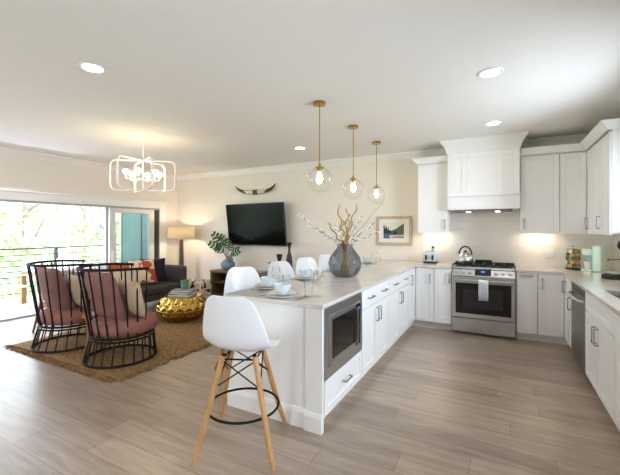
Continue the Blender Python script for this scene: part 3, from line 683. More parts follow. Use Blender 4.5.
# chandelier
cxx, cyy, cz = -4.372, 3.216, 2.185
t = thing('chandelier', 'white chandelier of three crossed rounded frames over the sitting area', 'chandelier', (cxx, cyy, H))
q = B(); q.lathe([(0, 0), (.065, 0), (.065, -.02), (.02, -.03), (0, -.03)], (cxx, cyy, H - .001), 28); q.build('canopy', 'trim_white', t, smooth=40)
q = B(); q.tube([(cxx, cyy, H - .03), (cxx, cyy, cz - .21)], .007, 8); q.lathe([(0, 0), (.02, 0), (.03, .012), (0, .02)], (cxx, cyy, cz - .225), 16); q.build('stem', 'trim_white', t, smooth=40)
R, hh, cr = .42, .205, .075
for ang in (38.7, -21.3, -81.3):
    a = math.radians(ang); d = Vector((math.cos(a), math.sin(a), 0)); nn = Vector((-d.y, d.x, 0)); c = Vector((cxx, cyy, cz)); path = []
    for sx, sz, s0 in ((1, 1, 0), (-1, 1, PI / 2), (-1, -1, PI), (1, -1, 1.5 * PI)):
        for k in range(7): g = s0 + PI / 2 * k / 6; path.append((sx * (R - cr) + cr * math.cos(g), sz * (hh - cr) + cr * math.sin(g)))
    q = B(); m = len(path); rows = []
    for k in range(m):
        u, z = path[k]; du = Vector((path[(k + 1) % m][0] - path[k - 1][0], path[(k + 1) % m][1] - path[k - 1][1])).normalized(); nu, nz = du.y, -du.x
        rows.append([c + d * (u + nu * o) + Vector((0, 0, z + nz * o)) + nn * wv for o, wv in ((-.004, -.014), (.004, -.014), (.004, .014), (-.004, .014))])
    rows.append(rows[0]); q.grid(rows, wrap=True); bmesh.ops.remove_doubles(q.bm, verts=q.bm.verts[:], dist=1e-5); q.build('frame', 'trim_white', t)
for k in range(6):
    a = math.radians(38.7 + 30 + 60 * k); rr = .22; x, y = cxx + rr * math.cos(a), cyy + rr * math.sin(a)
    q = B(); q.tube([(cxx, cyy, cz - .06), (x, y, cz - .06), (x, y, cz - .02)], .006, 8); q.tube([(x, y, cz - .035), (x, y, cz)], .014, 12); am = q.build('arm', 'trim_white', t, smooth=40)
    q = B(); q.ell((x, y, cz + .033), .034, 16, 10); q.build('bulb', 'glow_bulb', am, smooth=60)

# ------------------------------------------------------------------ peninsula table settings
WT = .914
def plate(c, r, h=.016): return B().lathe([(0, 0), (r * .55, 0), (r * .62, .003), (r, h), (r - .002, h + .003), (r * .6, .007), (0, .006)], c, 40)
def wine(c):
    t = thing('wine_glass', 'clear stemmed wine glass', 'wine glass', c, 'wine glasses on the peninsula')
    q = B(); q.lathe([(0, 0), (.034, 0), (.033, .003), (.006, .006), (.004, .02), (.004, .08), (.006, .088), (0, .089)], c, 24); q.build('stem', 'glass_clear', t, smooth=50)
    q = B(); q.lathe([(0, .0895), (.02, .094), (.036, .118), (.04, .145), (.036, .175), (.031, .2)], c, 28); q.build('bowl', 'glass_clear', t, smooth=60)
    return t
def tumbler(c): return B().lathe([(0, .001), (.028, .001), (.03, .004), (.036, .115), (.034, .115), (.028, .012), (0, .01)], c, 28).build('tumbler', 'glass_clear', smooth=50)
def fork(c, rz, kind):
    M = Matrix.Translation(c) @ Matrix.Rotation(rz, 4, 'Z'); q = B(M)
    q.bar((0, -.09, .003), (0, .03, .003), .009, .003)
    if kind == 'fork':
        q.box(-.011, .011, .03, .055, .002, .0045)
        for k in (-.009, -.003, .003, .009): q.bar((k, .055, .004), (k, .095, .003), .0028, .002)
    elif kind == 'knife': q.prism([(-.007, .03), (.008, .03), (.008, .09), (-.002, .11), (-.006, .11)], .002, .004)
    else: q.ell((0, .06, .004), (.019, .033, .003), 14, 6)
    return q.build(kind, 'nickel', smooth=40)
PL = [((-1.51, 2.345), 0, 'at the near end of the peninsula'), ((-1.835, 2.61), PI / 2 * -1, 'at the stool place nearest the front stool'), ((-1.82, 3.28), -PI / 2, 'at the second place along the stool side'), ((-1.83, 4.05), -PI / 2, 'behind the smoky branch vase'), ((-1.82, 5.22), -PI / 2, 'at the far place near the framed print')]
for i, ((x, y), rz, where) in enumerate(PL):
    z = WT + .0005
    tag(plate((x, y, z), .13).build('dinner_plate', 'ceramic_white', smooth=50), 'large white dinner plate ' + where, 'plate', 'dinner plates on the peninsula')
    tag(plate((x, y, z + .0195), .105).build('salad_plate', 'ceramic_white', smooth=50), 'smaller white plate stacked on the dinner plate ' + where, 'plate', 'salad plates on the peninsula')
    q = B(); q.lathe([(0, 0), (.035, 0), (.04, .006), (.062, .03), (.07, .07), (.066, .07), (.058, .032), (.036, .012), (0, .01)], (x, y, z + .027), 36)
    tag(q.build('bowl', 'ceramic_aqua', smooth=50), 'pale aqua bowl on the plates ' + where, 'bowl', 'aqua bowls on the peninsula')
    d = Vector((math.sin(-rz) if 0 else 0, 1, 0)); M = Matrix.Rotation(rz, 3, 'Z')
    def at(u, v_): p = M @ Vector((u, v_, 0)); return (x + p.x, y + p.y, z)
    for kind, u in (('fork', -.16), ('knife', .155), ('spoon', .185)):
        tag(fork(at(u, -.0), rz, kind), 'steel %s beside the plates %s' % (kind, where), kind, kind + 's on the peninsula')
    wp, tp = ((-1.265, 2.475), (-1.33, 2.44)) if i == 0 else ((at(.14, .17)[0], at(.14, .17)[1]), (at(.06, .2)[0], at(.06, .2)[1]))
    if i == 1: wp, tp = (-1.745, 2.60), (-1.70, 2.70)
    g = wine((wp[0], wp[1], z)); g['label'] = 'clear stemmed wine glass ' + where
    g = tumbler((tp[0], tp[1], z)); tag(g, 'clear water tumbler ' + where, 'glass', 'tumblers on the peninsula')
# vase and branches
vx, vy = -1.525, 3.64
q = B(); q.lathe([(0, .002), (.10, 0), (.135, .02), (.175, .09), (.185, .15), (.165, .22), (.12, .28), (.088, .32), (.083, .345), (.097, .362)], (vx, vy, WT + .0005), 48)
tag(q.build('vase', 'glass_smoke', smooth=60), 'big smoky grey glass vase holding branches on the peninsula', 'vase')
CR = Vector((.88, .475, 0)); CF = Vector((-.475, .88, 0))
def br(u, h, dep, wig, r0, r1, n=22, bx=0):
    base_ = Vector((vx, vy, WT + .02)) + CR * bx; neck = Vector((vx, vy, WT + .355)) + CR * (bx * -.4 + u * .05) + CF * dep * .1
    tip = Vector((vx, vy, WT + h)) + CR * u + CF * dep; pts = []
    for k in range(n + 1):
        s_ = k / n; p = base_.lerp(neck, min(s_ / .35, 1)) if s_ < .35 else neck.lerp(tip, (s_ - .35) / .65)
        a = s_ * 23 + u * 40; e = wig * min(1, s_ * 2) * (1 if s_ < .98 else .6)
        e = e * (.35 if s_ < .4 else 1)
        pts.append(p + CR * math.sin(a) * e + Vector((0, 0, math.sin(a * .7) * e * .5)) + CF * math.cos(a * 1.1) * e)
    return pts, [r0 + (r1 - r0) * k / n for k in range(n + 1)]
for i, (u, h, dep, bx, lab) in enumerate(((-.07, .80, .02, .04, 'tallest left of centre'), (.02, .76, -.05, -.03, 'upright at the centre'), (.06, .70, .06, -.05, 'right of centre'), (.13, .80, .03, .0, 'leaning a little to the right'), (-.19, .60, .04, .05, 'short and leaning left'), (-.03, .62, -.04, .02, 'short in the middle'))):
    pts, rr = br(u, h, dep, .016, .013, .007, bx=bx); tag(B().tube(pts, rr, 7).build('curly_branch', 'twig', smooth=60), 'golden twisted branch in the vase, ' + lab, 'branch', 'twisted branches in the vase')
for i, (u, h, dep, lab) in enumerate(((-.52, .68, .0, 'reaching farthest left'), (-.42, .58, .12, 'low on the left'), (-.28, .50, -.05, 'shortest on the left'), (.40, .50, .05, 'low on the right towards the print'), (.30, .58, -.06, 'right side below the long twig'), (.05, .60, .1, 'in the middle among the twisted branches'), (-.1, .56, -.1, 'in front of the twisted branches'), (.2, .66, .1, 'upper right'))):
    t = thing('blossom_branch', 'white blossom spray in the vase, ' + lab, 'branch', (vx, vy, WT + .02), 'blossom sprays in the vase')
    pts, rr = br(u, h, dep, .006, .004, .0018, bx=.02); B().tube(pts, rr, 6).build('twig', 'bark_thin', t, smooth=60)
    q = B(); g = B()
    for k in range(10, 23):
        for _ in range(3):
            p = pts[k] + Vector((random.uniform(-.022, .022), random.uniform(-.022, .022), random.uniform(-.018, .022)))
            if random.random() < .74:
                for a in range(5):
                    n_ = Vector((random.uniform(-1, 1), random.uniform(-1, 1), random.uniform(-.3, 1))).normalized(); q.ell(p + n_ * .006, (.007, .007, .005), 6, 4)
            else: g.ell(p, (.009, .005, .004), 6, 4)
    q.build('blossoms', 'petal', t); g.build('leaves', 'leaf', t)
pts, rr = br(.44, .84, .05, .006, .004, .0015); tag(B().tube(pts, rr, 6).build('bare_twig', 'bark_thin'), 'bare thin twig rising right out of the vase', 'branch')

# ------------------------------------------------------------------ stools
def make_stool():
    t = thing('bar_stool', '', 'bar stool', (0, 0, 0), 'white shell bar stools'); SH = .645
    prof = [(.235, -.025, .165, .0), (.22, .0, .195, .008), (.16, .003, .212, .02), (.08, -.008, .222, .03), (0, -.012, .228, .045), (-.08, .0, .234, .05), (-.14, .03, .238, .058), (-.175, .085, .236, .06), (-.192, .155, .225, .058), (-.205, .22, .208, .05), (-.217, .285, .188, .042), (-.226, .34, .165, .032), (-.231, .372, .138, .024), (-.233, .389, .10, .015)]
    q = B(); rows = []; n = 14
    for i, (y, z, hw, lift) in enumerate(prof):
        a, c = prof[max(i - 1, 0)], prof[min(i + 1, len(prof) - 1)]; ty, tz = c[0] - a[0], c[1] - a[1]; l = math.hypot(ty, tz); ny, nz = tz / l, -ty / l
        if nz < 0 and i < 5: ny, nz = -ny, -nz
        row = []
        for k in range(n + 1):
            u = 2 * k / n - 1; e = lift * abs(u) ** 2.4; row.append((u * hw, y + ny * e, SH + z + nz * e))
        rows.append(row)
    q.grid(rows); bmesh.ops.rotate(q.bm, verts=q.bm.verts[:], cent=(0, 0, 0), matrix=Matrix.Rotation(-.2, 3, 'Z')); q.build('seat_shell', 'plastic_white', t, solid=.006, sub=1, smooth=80)
    for sx in (-1, 1):
        for sy in (-1, 1):
            q = B(); q.tube([(sx * .252, sy * .252, .0), (sx * .212, sy * .212, .14), (sx * .105, sy * .105, .625)], [.013, .017, .0185], 14); q.build('leg', 'beech', t, smooth=50)
    q = B(); q.tube(arc(0, 0, .236, 0, 2 * PI, 48, .265)[:-1], .008, 10, True); q.build('foot_ring', 'black_metal', t, smooth=60)
    q = B()
    for sx in (-1, 1):
        q.tube([(sx * .108, -.118, .605), (sx * .108, .118, .605)], .006, 8); q.tube([(-.108, sx * .108, .605), (.108, sx * .108, .605)], .006, 8)
        for sy in (-1, 1):
            q.tube([(sx * .105, sy * .105, .622), (sx * .095, sy * .095, .636)], .012, 10)
    for sy in (-1, 1):
        q.tube([(-.11, sy * .112, .60), (.14, sy * .146, .44)], .0045, 8); q.tube([(.11, sy * .112, .60), (-.14, sy * .146, .44)], .0045, 8)
        q.tube([(sy * .112, -.11, .60), (sy * .146, .14, .44)], .0045, 8); q.tube([(sy * .112, .11, .60), (sy * .146, -.14, .44)], .0045, 8)
    q.build('wire_brace', 'black_metal', t, smooth=60)
    return t
st = make_stool(); st['label'] = 'white shell bar stool standing in front at the near end of the peninsula'; st.location = (-1.525, 1.88, 0); st.rotation_euler = (0, 0, .42)
for y, r, lab in ((2.90, -1.85, 'white shell bar stool at the long side of the peninsula, first behind the front stool'), (3.66, -1.75, 'white shell bar stool second along the long side of the peninsula'), (4.33, -1.8, 'white shell bar stool third along the long side, just left of the vase'), (5.02, -1.75, 'white shell bar stool farthest along the long side, partly hidden by the vase')):
    dup(st, (-2.27, y, 0), r, lab)

# ------------------------------------------------------------------ television wall
M = Matrix.Translation((-4.42, 5.82, 1.535)) @ Matrix.Rotation(math.radians(-4), 4, 'Z') @ Matrix.Rotation(math.radians(7), 4, 'X')
t = thing('television', 'large black flat television mounted on the living room wall', 'television', (-4.4, 5.9, 1.535))
q = B(M); q.box(-.765, .765, -.02, .02, -.43, .43); q.build('case', 'black_plastic', t, bevel=.004)
q = B(M); q.box(-.752, .752, -.0225, -.0205, -.41, .418); q.build('screen', 'tv_screen', t)
q = B(M); q.box(-.766, .766, -.021, .018, -.438, -.4305); q.build('lower_trim', 'nickel', t)
q = B(); q.box(-4.6, -4.2, 5.885, 5.955, 1.4, 1.68); q.build('wall_mount', 'black_metal', t)
# horns
t = thing('mounted_horns', 'pair of dark mounted horns with wrapped centre above the television', 'horns', (-4.44, 5.9, 2.25))
Hh = [(-.51, .115), (-.46, .055), (-.38, .008), (-.28, -.02), (-.16, -.032)]
q = B()
for s_ in (-1, 1): q = B(); q.tube([(-4.44 + s_ * -u, 5.88 - .04 * (u / .5) ** 2, 2.235 + z) for u, z in Hh], [.004, .02, .031, .039, .042], 12); q.build('horn', 'horn_dark', t, smooth=60)
q = B(); q.tube([(-4.74, 5.872, 2.221), (-4.62, 5.876, 2.206), (-4.44, 5.88, 2.2), (-4.26, 5.876, 2.206), (-4.14, 5.872, 2.221)], [.042, .046, .048, .046, .042], 14); q.build('centre_wrap', 'horn_wrap', t, smooth=60)
q = B(); q.tube([(-4.5, 5.88, 2.201), (-4.38, 5.88, 2.201)], .05, 14); q.build('leather_band', 'horn_mid', t, smooth=60)
q = B(); q.box(-4.46, -4.42, 5.9, YB - .002, 2.18, 2.22); q.build('bracket', 'horn_mid', t)
# framed print
t = thing('framed_print', 'small landscape print in a pale wood frame between peninsula and wall cabinets', 'picture', (-1.597, YB, 1.41))
x0, x1, z0, z1 = -1.905, -1.29, 1.165, 1.66; q = B(); fw = .05
for a in ((x0, x1, z0, z0 + fw), (x0, x1, z1 - fw, z1), (x0, x0 + fw, z0 + fw, z1 - fw), (x1 - fw, x1, z0 + fw, z1 - fw)): q.box(a[0], a[1], YB - .03, YB - .002, a[2], a[3])
q.build('frame', 'frame_wood', t, bevel=.002)
q = B(); q.box(x0 + fw, x1 - fw, YB - .018, YB - .002, z0 + fw, z1 - fw); q.build('mat_board', 'mat_board', t)
a0, a1, c0, c1 = -1.775, -1.425, 1.28, 1.55; W_, H_ = a1 - a0, c1 - c0; q = B()
def poly(pts, mi, lay):
    q.mi = mi; y = YB - .0185 - .0006 * lay; A = [q.v((a0 + u * W_, y, c0 + v_ * H_)) for u, v_ in pts]; C = [q.v((a0 + u * W_, y + .0005, c0 + v_ * H_)) for u, v_ in pts]
    q.f(A); q.f(C[::-1])
    for i in range(len(A)): q.f([A[i], C[i], C[(i + 1) % len(A)], A[(i + 1) % len(A)]])
poly([(0, 0), (1, 0), (1, 1), (0, 1)], 0, 0)
poly([(.3, .3), (1, .3), (1, .95), (.85, .82), (.62, .62), (.42, .5)], 1, 1)
poly([(0, .3), (.35, .3), (.42, .42), (.33, .55), (.27, .5), (.24, .75), (.19, .55), (.14, .85), (.08, .6), (.04, .9), (0, .8)], 2, 2)
poly([(.45, .28), (.7, .28), (.66, .42), (.6, .55), (.57, .4), (.52, .5)], 2, 3)
poly([(0, .0), (.34, 0), (.3, .2), (1, .24), (1, .32), (0, .32)], 3, 2)
poly([(.3, .05), (1, .02), (1, .2), (.62, .24), (.4, .16)], 4, 3); poly([(.4, .04), (.7, .07), (1, .05), (1, .12), (.7, .13), (.45, .1)], 5, 4)
q.build('print', ['print_sky', 'print_green', 'print_dark', 'print_blue', 'print_sand', 'print_rust'], t)
# console
t = thing('media_console', 'low brown wooden media console under the television', 'console', (-4.2, 5.7, 0)); x0, x1, y0, y1 = -5.31, -2.95, 5.46, 5.90
q = B(); q.box(x0, x1, y0, y1, .545, .588); q.build('top', 'console_wood', t, bevel=.003)
q = B()
for x in (x0, x1 - .05): q.box(x, x + .05, y0 + .01, y1, .0, .545)
q.build('side_panel', 'console_wood', t)
q = B(); q.box(x0 + .05, x1 - .05, y1 - .02, y1, .08, .545); q.build('back_panel', 'console_dark', t)
q = B(); q.box(x0 + .05, x1 - .05, y0 + .01, y1 - .02, .08, .115); q.build('bottom_panel', 'console_wood', t)
for k in (1, 2): x = x0 + (x1 - x0) * k / 3; q = B(); q.box(x - .02, x + .02, y0 + .01, y1 - .02, .115, .545); q.build('divider', 'console_wood', t)
for k in range(3): a = x0 + .05 + (x1 - x0) * k / 3; q = B(); q.box(a, min(a + .73, x1 - .05), y0 + .03, y1 - .02, .33, .35); q.build('shelf', 'console_wood', t)
# monstera vase
px, py, pz = -5.0, 5.66, .5885
q = B(); q.lathe([(0, 0), (.075, 0), (.11, .03), (.145, .09), (.145, .14), (.11, .19), (.06, .21), (.055, .225), (.062, .235), (.05, .235), (.045, .215), (.1, .185), (.13, .14), (.13, .09), (.06, .012), (0, .01)], (px, py, pz), 36)
tag(q.build('vase', 'blue_ceramic', smooth=60), 'round blue grey ceramic vase with large green leaves on the console', 'vase')
t = thing('leaf_arrangement', 'large split green leaves arching out of the blue grey vase', 'plant', (px, py, pz + .2))
def monstera(base_, tip, wid, nrm):
    base_, tip = Vector(base_), Vector(tip); d = tip - base_; L_ = d.length; d.normalize(); sd = d.cross(Vector(nrm)).normalized(); nn = sd.cross(d); q = B()
    for s_ in (-1, 1):
        for k in range(4):
            t0, t1 = k / 4, (k + .7) / 4; P = []
            for tt, dr in ((t0, 0), (t1, 0)):
                wv = wid * math.sin(PI * (.14 + tt * .8)) ** .7
                P.append([base_ + d * L_ * (tt + .14 * e) + sd * s_ * wv * e - nn * (e * e * wid * .35 + tt * tt * .06) for e in (0, .5, .8, 1.0)])
            q.grid(P)
    q.build('leaf', 'leaf', t, solid=.002, smooth=60)
for (u, dz, dy, w_) in ((-.40, .60, .02, .10), (-.42, .40, -.06, .09), (-.20, .54, -.02, .11), (-.22, .32, -.10, .10), (-.02, .44, -.06, .11), (.12, .36, -.08, .10), (.26, .26, -.04, .10), (.16, .12, -.12, .09)):
    tip = Vector((px + u, py + dy, pz + .2 + dz)); ba = Vector((px + u * .35, py + dy * .4, pz + .2 + dz * .55))
    monstera(ba, tip + Vector((u * .15, -.03, -.02)), w_, (.2, -1, .35)); q = B(); q.tube([(px, py, pz + .12), (px + u * .1, py, pz + .26), ba], .005, 6); q.build('stem', 'leaf', t)
# dark wooden vases
for x, pr, lab in ((-3.5, [(0, 0), (.055, 0), (.06, .05), (.06, .26), (.05, .34), (.024, .42), (.022, .5), (.05, .6), (.042, .6), (.0, .5)], 'tall bottle shaped dark wooden vase on the console'), (-3.72, [(0, 0), (.06, 0), (.058, .02), (.03, .15), (.03, .24), (.062, .37), (.054, .37), (0, .24)], 'medium hourglass shaped dark wooden vase on the console'), (-3.89, [(0, 0), (.055, 0), (.02, .08), (.025, .13), (.078, .21), (.07, .21), (0, .14)], 'smallest dark wooden footed cup on the console')):
    q = B(); q.lathe(pr, (x, 5.66, .5885), 28); tag(q.build('wooden_vase', 'dark_wood', smooth=50), lab, 'vase', 'dark wooden vases on the console')
q = B(); q.box(-4.36, -4.06, 5.55, 5.8, .589, .607); tag(q.build('magazine', 'sage', bevel=.003), 'grey magazine lying on the console below the television', 'magazine')

# floor lamp
lx, ly = -6.27, 5.57
t = thing('floor_lamp', 'lit floor lamp with a cream drum shade in the corner behind the sofa', 'floor lamp', (lx, ly, 0))
q = B(); q.lathe([(0, 0), (.15, 0), (.15, .02), (.03, .035), (0, .035)], (lx, ly, .001), 32); q.build('base', 'lamp_stem', t, smooth=40)
q = B(); q.tube([(lx, ly, .03), (lx, ly, .65), (lx, ly, 1.2)], [.04, .055, .04], 18); q.tube([(lx, ly, 1.2), (lx, ly, 1.33)], .01, 8); q.build('pole', 'lamp_stem', t, smooth=40)
q = B(); q.lathe([(.29, 1.235), (.28, 1.49)], (lx, ly, 0), 48); q.build('lamp_shade', 'shade_linen', t, solid=.003, smooth=60)
q = B(); q.ell((lx, ly, 1.37), .04, 14, 8); q.build('bulb', 'lamp_inner', t, smooth=60)

# ------------------------------------------------------------------ sofa
sx0, sx1, sy0, sy1 = -6.15, -5.28, 3.05, 4.86
t = thing('sofa', 'dark grey brown tufted sofa facing the gold coffee table', 'sofa', (-5.7, 3.95, 0))
q = B(); q.box(sx0 + .02, sx1, sy0 + .02, sy1 - .02, .19, .30); q.build('base', 'sofa_fabric', t, bevel=.02, seg=3, smooth=40)
q = B(); q.box(sx0 + .2, sx1 + .01, sy0 + .14, sy1 - .14, .301, .43); q.build('seat_cushion', 'sofa_fabric', t, bevel=.035, seg=4, smooth=40)
q = B(); q.box(sx0, sx0 + .19, sy0, sy1, .301, .74); bk = q.build('backrest', 'sofa_fabric', t, bevel=.04, seg=4, smooth=40)
q = B()
for k in range(7): q.ell((sx0 + .192, sy0 + .25 + k * .22, .60), (.008, .014, .014), 10, 6)
q.build('tufting_buttons', 'sofa_fabric', bk)
for y in (sy0, sy1 - .135): q = B(); q.box(sx0 + .191, sx1 - .02, y, y + .135, .301, .74); q.build('arm', 'sofa_fabric', t, bevel=.04, seg=4, smooth=40)
for x, y, dx, dy in ((sx0 + .1, sy0 + .1, -.03, -.03), (sx1 - .1, sy0 + .1, .03, -.03), (sx0 + .1, sy1 - .1, -.03, .03), (sx1 - .1, sy1 - .1, .03, .03)):
    q = B(); q.tube([(x, y, .19), (x + dx, y + dy, 0)], [.022, .012], 12); q.build('leg', 'brown_leg', t, smooth=40)
def cushion(label, c, wx, wz, th, ax, az, m, group='cushions on the sofa'):
    return tag(B().pillow(c, wx, wz, th, ax, az).build('cushion', m, smooth=80), label, 'cushion', group)
cushion('cream and rust cowhide cushion on the sofa beside the black cushion', (-5.70, 4.20, .665), .46, .46, .13, (.25, 1, 0), (-.3, 0, 1), 'cowhide')
cushion('black shaggy cushion in the sofa corner nearest the floor lamp', (-5.78, 4.48, .665), .45, .45, .12, (.45, .9, 0), (-.25, .1, 1), 'black_fabric')
cushion('rust cushion leaning on the sofa back, half hidden by the cowhide one', (-5.85, 3.86, .64), .42, .42, .1, (0, 1, 0), (-.25, 0, 1), 'rust_fabric')
cushion('long cream lumbar cushion lying on the sofa seat', (-5.62, 3.68, .60), .7, .34, .13, (.1, 1, 0), (-.35, 0, 1), 'cream_fabric')

# wooden stool behind the armchair
t = thing('side_stool', 'wooden stool with splayed tapered legs behind the armchair nearest the door', 'stool', (-5.44, 2.72, 0))
q = B(); q.lathe([(0, 0), (.2, 0), (.21, .015), (.2, .035), (0, .035)], (-5.50, 2.74, .42), 32); q.build('seat', 'brown_leg', t, smooth=40)
for dx, dy in ((-1, -1), (1, -1), (1, 1), (-1, 1)):
    q = B(); q.tube([(-5.50 + dx * .17, 2.74 + dy * .17, .42), (-5.50 + dx * .24, 2.74 + dy * .24, 0)], [.02, .013], 12); q.build('leg', 'brown_leg', t, smooth=40)

# ------------------------------------------------------------------ rug
q = B(); RXA, RXB, RYA, RYB = -5.32, -3.21, 2.07, 5.05; n = 60; rows = []
for i in range(n + 1):
    y = RYA + (RYB - RYA) * i / n; rows.append([(RXA + (RXB - RXA) * k / 44, y, .008 + .004 * noise.noise((k * .9, i * .9, 0))) for k in range(45)])
q.grid(rows)
rg = thing('rug', 'brown woven jute rug with shaggy fringed edges under the armchairs', 'rug', (-4.26, 3.5, 0)); q.build('pile', 'jute', rg, solid=.008, smooth=60)
q = B()
for k in range(520):
    e = k % 2; s_ = random.random()
    if e == 0: x, y = RXA + (RXB - RXA) * s_, RYA; d = Vector((random.uniform(-.4, .4), -1, 0))
    else: x, y = RXB, RYA + (RYB - RYA) * s_; d = Vector((1, random.uniform(-.4, .4), 0))
    p = Vector((x, y, .009)); L_ = random.uniform(.03, .075); q.tube([p - d * .02, p + d * L_ * .5 + Vector((0, 0, .008)), p + d * L_ + Vector((0, 0, -.003))], [.006, .007, .004], 5)
f_ = q.build('fringe', 'jute', rg); f_['kind'] = 'stuff'
RZ = .0135

# ------------------------------------------------------------------ armchairs
def make_armchair():
    t = thing('armchair', '', 'armchair', (0, 0, 0), 'black spindle armchairs')
    bc, wc, tc = (.04, -.03), (.01, 0), (-.079, -.0135); bm_ = 'black_metal'
    br_, wr, tr = .36, .315, .40; wz, tz = .27, 1.0
    q = B(); q.tube(arc(bc[0], bc[1], br_, 0, 2 * PI, 48, .013)[:-1], .013, 10, True); q.build('base_ring', bm_, t, smooth=60)
    q = B(); q.tube(arc(wc[0], wc[1], wr, 0, 2 * PI, 48, wz)[:-1], .014, 10, True); q.tube(arc(wc[0], wc[1], wr + .012, 0, 2 * PI, 48, wz - .03)[:-1], .011, 10, True); q.build('seat_ring', bm_, t, smooth=60)
    a0, a1 = math.radians(137), math.radians(388)
    def tp(a): return (tc[0] + tr * 1.0 * math.cos(a), tc[1] + tr * math.sin(a), tz - .02 * max(0, math.sin(a)))
    q = B(); q.tube([tp(a0 + (a1 - a0) * k / 40) for k in range(41)], .015, 10); q.build('top_rail', bm_, t, smooth=60)
    for k in range(15):
        a = a0 + .06 + (a1 - a0 - .12) * k / 14; q = B(); q.tube([(wc[0] + wr * math.cos(a), wc[1] + wr * math.sin(a), wz), tp(a)], .0085, 8); q.build('spindle', bm_, t, smooth=60)
    for k in range(22):
        a = 2 * PI * k / 22; q = B(); q.tube([(bc[0] + br_ * math.cos(a), bc[1] + br_ * math.sin(a), .02), (wc[0] + (wr + .01) * math.cos(a), wc[1] + (wr + .01) * math.sin(a), wz - .03)], .0075, 7); q.build('base_spindle', bm_, t, smooth=60)
    q = B(); q.lathe([(0, 0), (.3, 0), (.33, .02), (.345, .08), (.33, .14), (.28, .165), (0, .175)], (0, .03, wz + .012), 40); q.build('seat_cushion', 'rosy_seat', t, smooth=60)
    q = B(); q.pillow((-.10, -.15, .68), .6, .6, .2, (1, .12, 0), (-.08, -.28, 1)); q.build('back_pillow', 'rosy', t, smooth=80)
    return t
ac = make_armchair(); ac['label'] = 'black spindle armchair with rose cushions on the kitchen side of the stump table'
ac.location = (-3.78, 2.52, RZ); ac.rotation_euler = (0, 0, -.25)
a2 = dup(ac, (-4.79, 2.49, RZ), -.25, 'black spindle armchair with rose cushions nearer the sliding door')
for ch, lab in ((ac, 'the closer armchair'), (a2, 'the armchair by the sliding door')):
    R_ = Matrix.Rotation(ch.rotation_euler[2], 3, 'Z'); p = Vector(ch.location) + R_ @ Vector((.13, .05, .66)); x_ = R_ @ Vector((1, .1, 0)); z_ = R_ @ Vector((.0, -.2, 1))
    cushion('beige square cushion propped in ' + lab, p, .42, .42, .13, x_, z_, 'beige_fabric', 'beige cushions on the armchairs')
# stump table
q = B(); rows = []
for z, rr in ((0, .13), (.05, .115), (.2, .1), (.33, .105), (.375, .125), (.38, .15), (.42, .152)):
    rows.append([(-4.27 + rr * .8 * (1 + .08 * math.sin(3 * a + 1) + .05 * math.sin(5 * a)) * math.cos(a), 2.50 + rr * .8 * (1 + .08 * math.sin(3 * a + 1) + .05 * math.sin(5 * a)) * math.sin(a), RZ + z) for a in [2 * PI * k / 28 for k in range(28)]])
q.grid(rows, wrap=True); q.f(q.bm.verts[:][-28:]); q.f(q.bm.verts[:][:28])
tag(q.build('stump_table', 'stump_wood', smooth=50), 'small honey brown tree stump side table between the armchairs', 'side table')

# ------------------------------------------------------------------ gold coffee table
gx, gy = -4.47, 4.0
def gprof(s_):                                 # s 0 bottom .. 1 top
    pts = [(0, .27), (.12, .30), (.3, .36), (.45, .395), (.6, .39), (.8, .35), (1, .30)]
    for (a, ra), (b_, rb) in zip(pts, pts[1:]):
        if s_ <= b_: f_ = (s_ - a) / (b_ - a); return ra + (rb - ra) * f_
    return pts[-1][1]
q = B(); rows = []; N_ = 216; rowsN = 60; HT = .375; cells = 19; ph = .076
for i in range(rowsN + 1):
    s_ = i / rowsN; row = []
    for k in range(N_):
        a = 2 * PI * k / N_; r = gprof(s_); z = s_ * HT
        if .28 < s_ < .97:
            v_ = (z - .105) / ph; best = 9
            for rw in (math.floor(v_), math.floor(v_) + 1):
                u = a / (2 * PI) * cells + (.5 if rw % 2 else 0); du = (u - round(u)) * 2 * PI * r / cells; dv = (v_ - rw) * ph; best = min(best, math.hypot(du, dv))
            r -= .022 * max(0, 1 - (best / .054) ** 2)
        row.append((gx + r * math.cos(a), gy + r * math.sin(a), RZ + z))
    rows.append(row)
q.grid(rows, wrap=True); q.f(q.bm.verts[:][-N_:]); q.f(q.bm.verts[:][:N_])
tag(q.build('coffee_table', 'gold', smooth=50), 'round hammered gold drum coffee table on the rug', 'coffee table')
ZG = RZ + HT + .001
for i, (rz, w_, d_, h_, m, lab) in enumerate(((.35, .36, .27, .035, 'book_red', 'dark red hardback book at the bottom of the stack on the gold table'), (.2, .34, .25, .03, 'book_black', 'black book in the middle of the stack on the gold table'), (.5, .30, .23, .028, 'book_grey', 'grey book on top of the stack on the gold table'))):
    M = frameM((gx + .03, gy - .03, 0), rz); t = thing('book', lab, 'book', (gx + .03, gy - .03, ZG), 'books on the coffee table')
    q = B(M); q.box(-w_ / 2, w_ / 2, -d_ / 2, d_ / 2, ZG, ZG + .003); q.box(-w_ / 2, w_ / 2, -d_ / 2, d_ / 2, ZG + h_ - .003, ZG + h_); q.box(-w_ / 2, -w_ / 2 + .004, -d_ / 2, d_ / 2, ZG + .003, ZG + h_ - .003); q.build('cover', m, t)
    q = B(M); q.box(-w_ / 2 + .004, w_ / 2 - .006, -d_ / 2 + .006, d_ / 2 - .006, ZG + .003, ZG + h_ - .003); q.build('pages', 'paper', t); ZG += h_ + .0005
t = thing('potted_succulent', 'small green succulent in a grey pot on the stacked books', 'plant', (gx + .02, gy + .02, ZG))
q = B(); q.lathe([(0, 0), (.04, 0), (.055, .03), (.055, .07), (.045, .085), (.038, .08), (0, .075)], (gx + .02, gy + .02, ZG), 24); q.build('pot', 'blue_ceramic', t, smooth=50)
q = B()
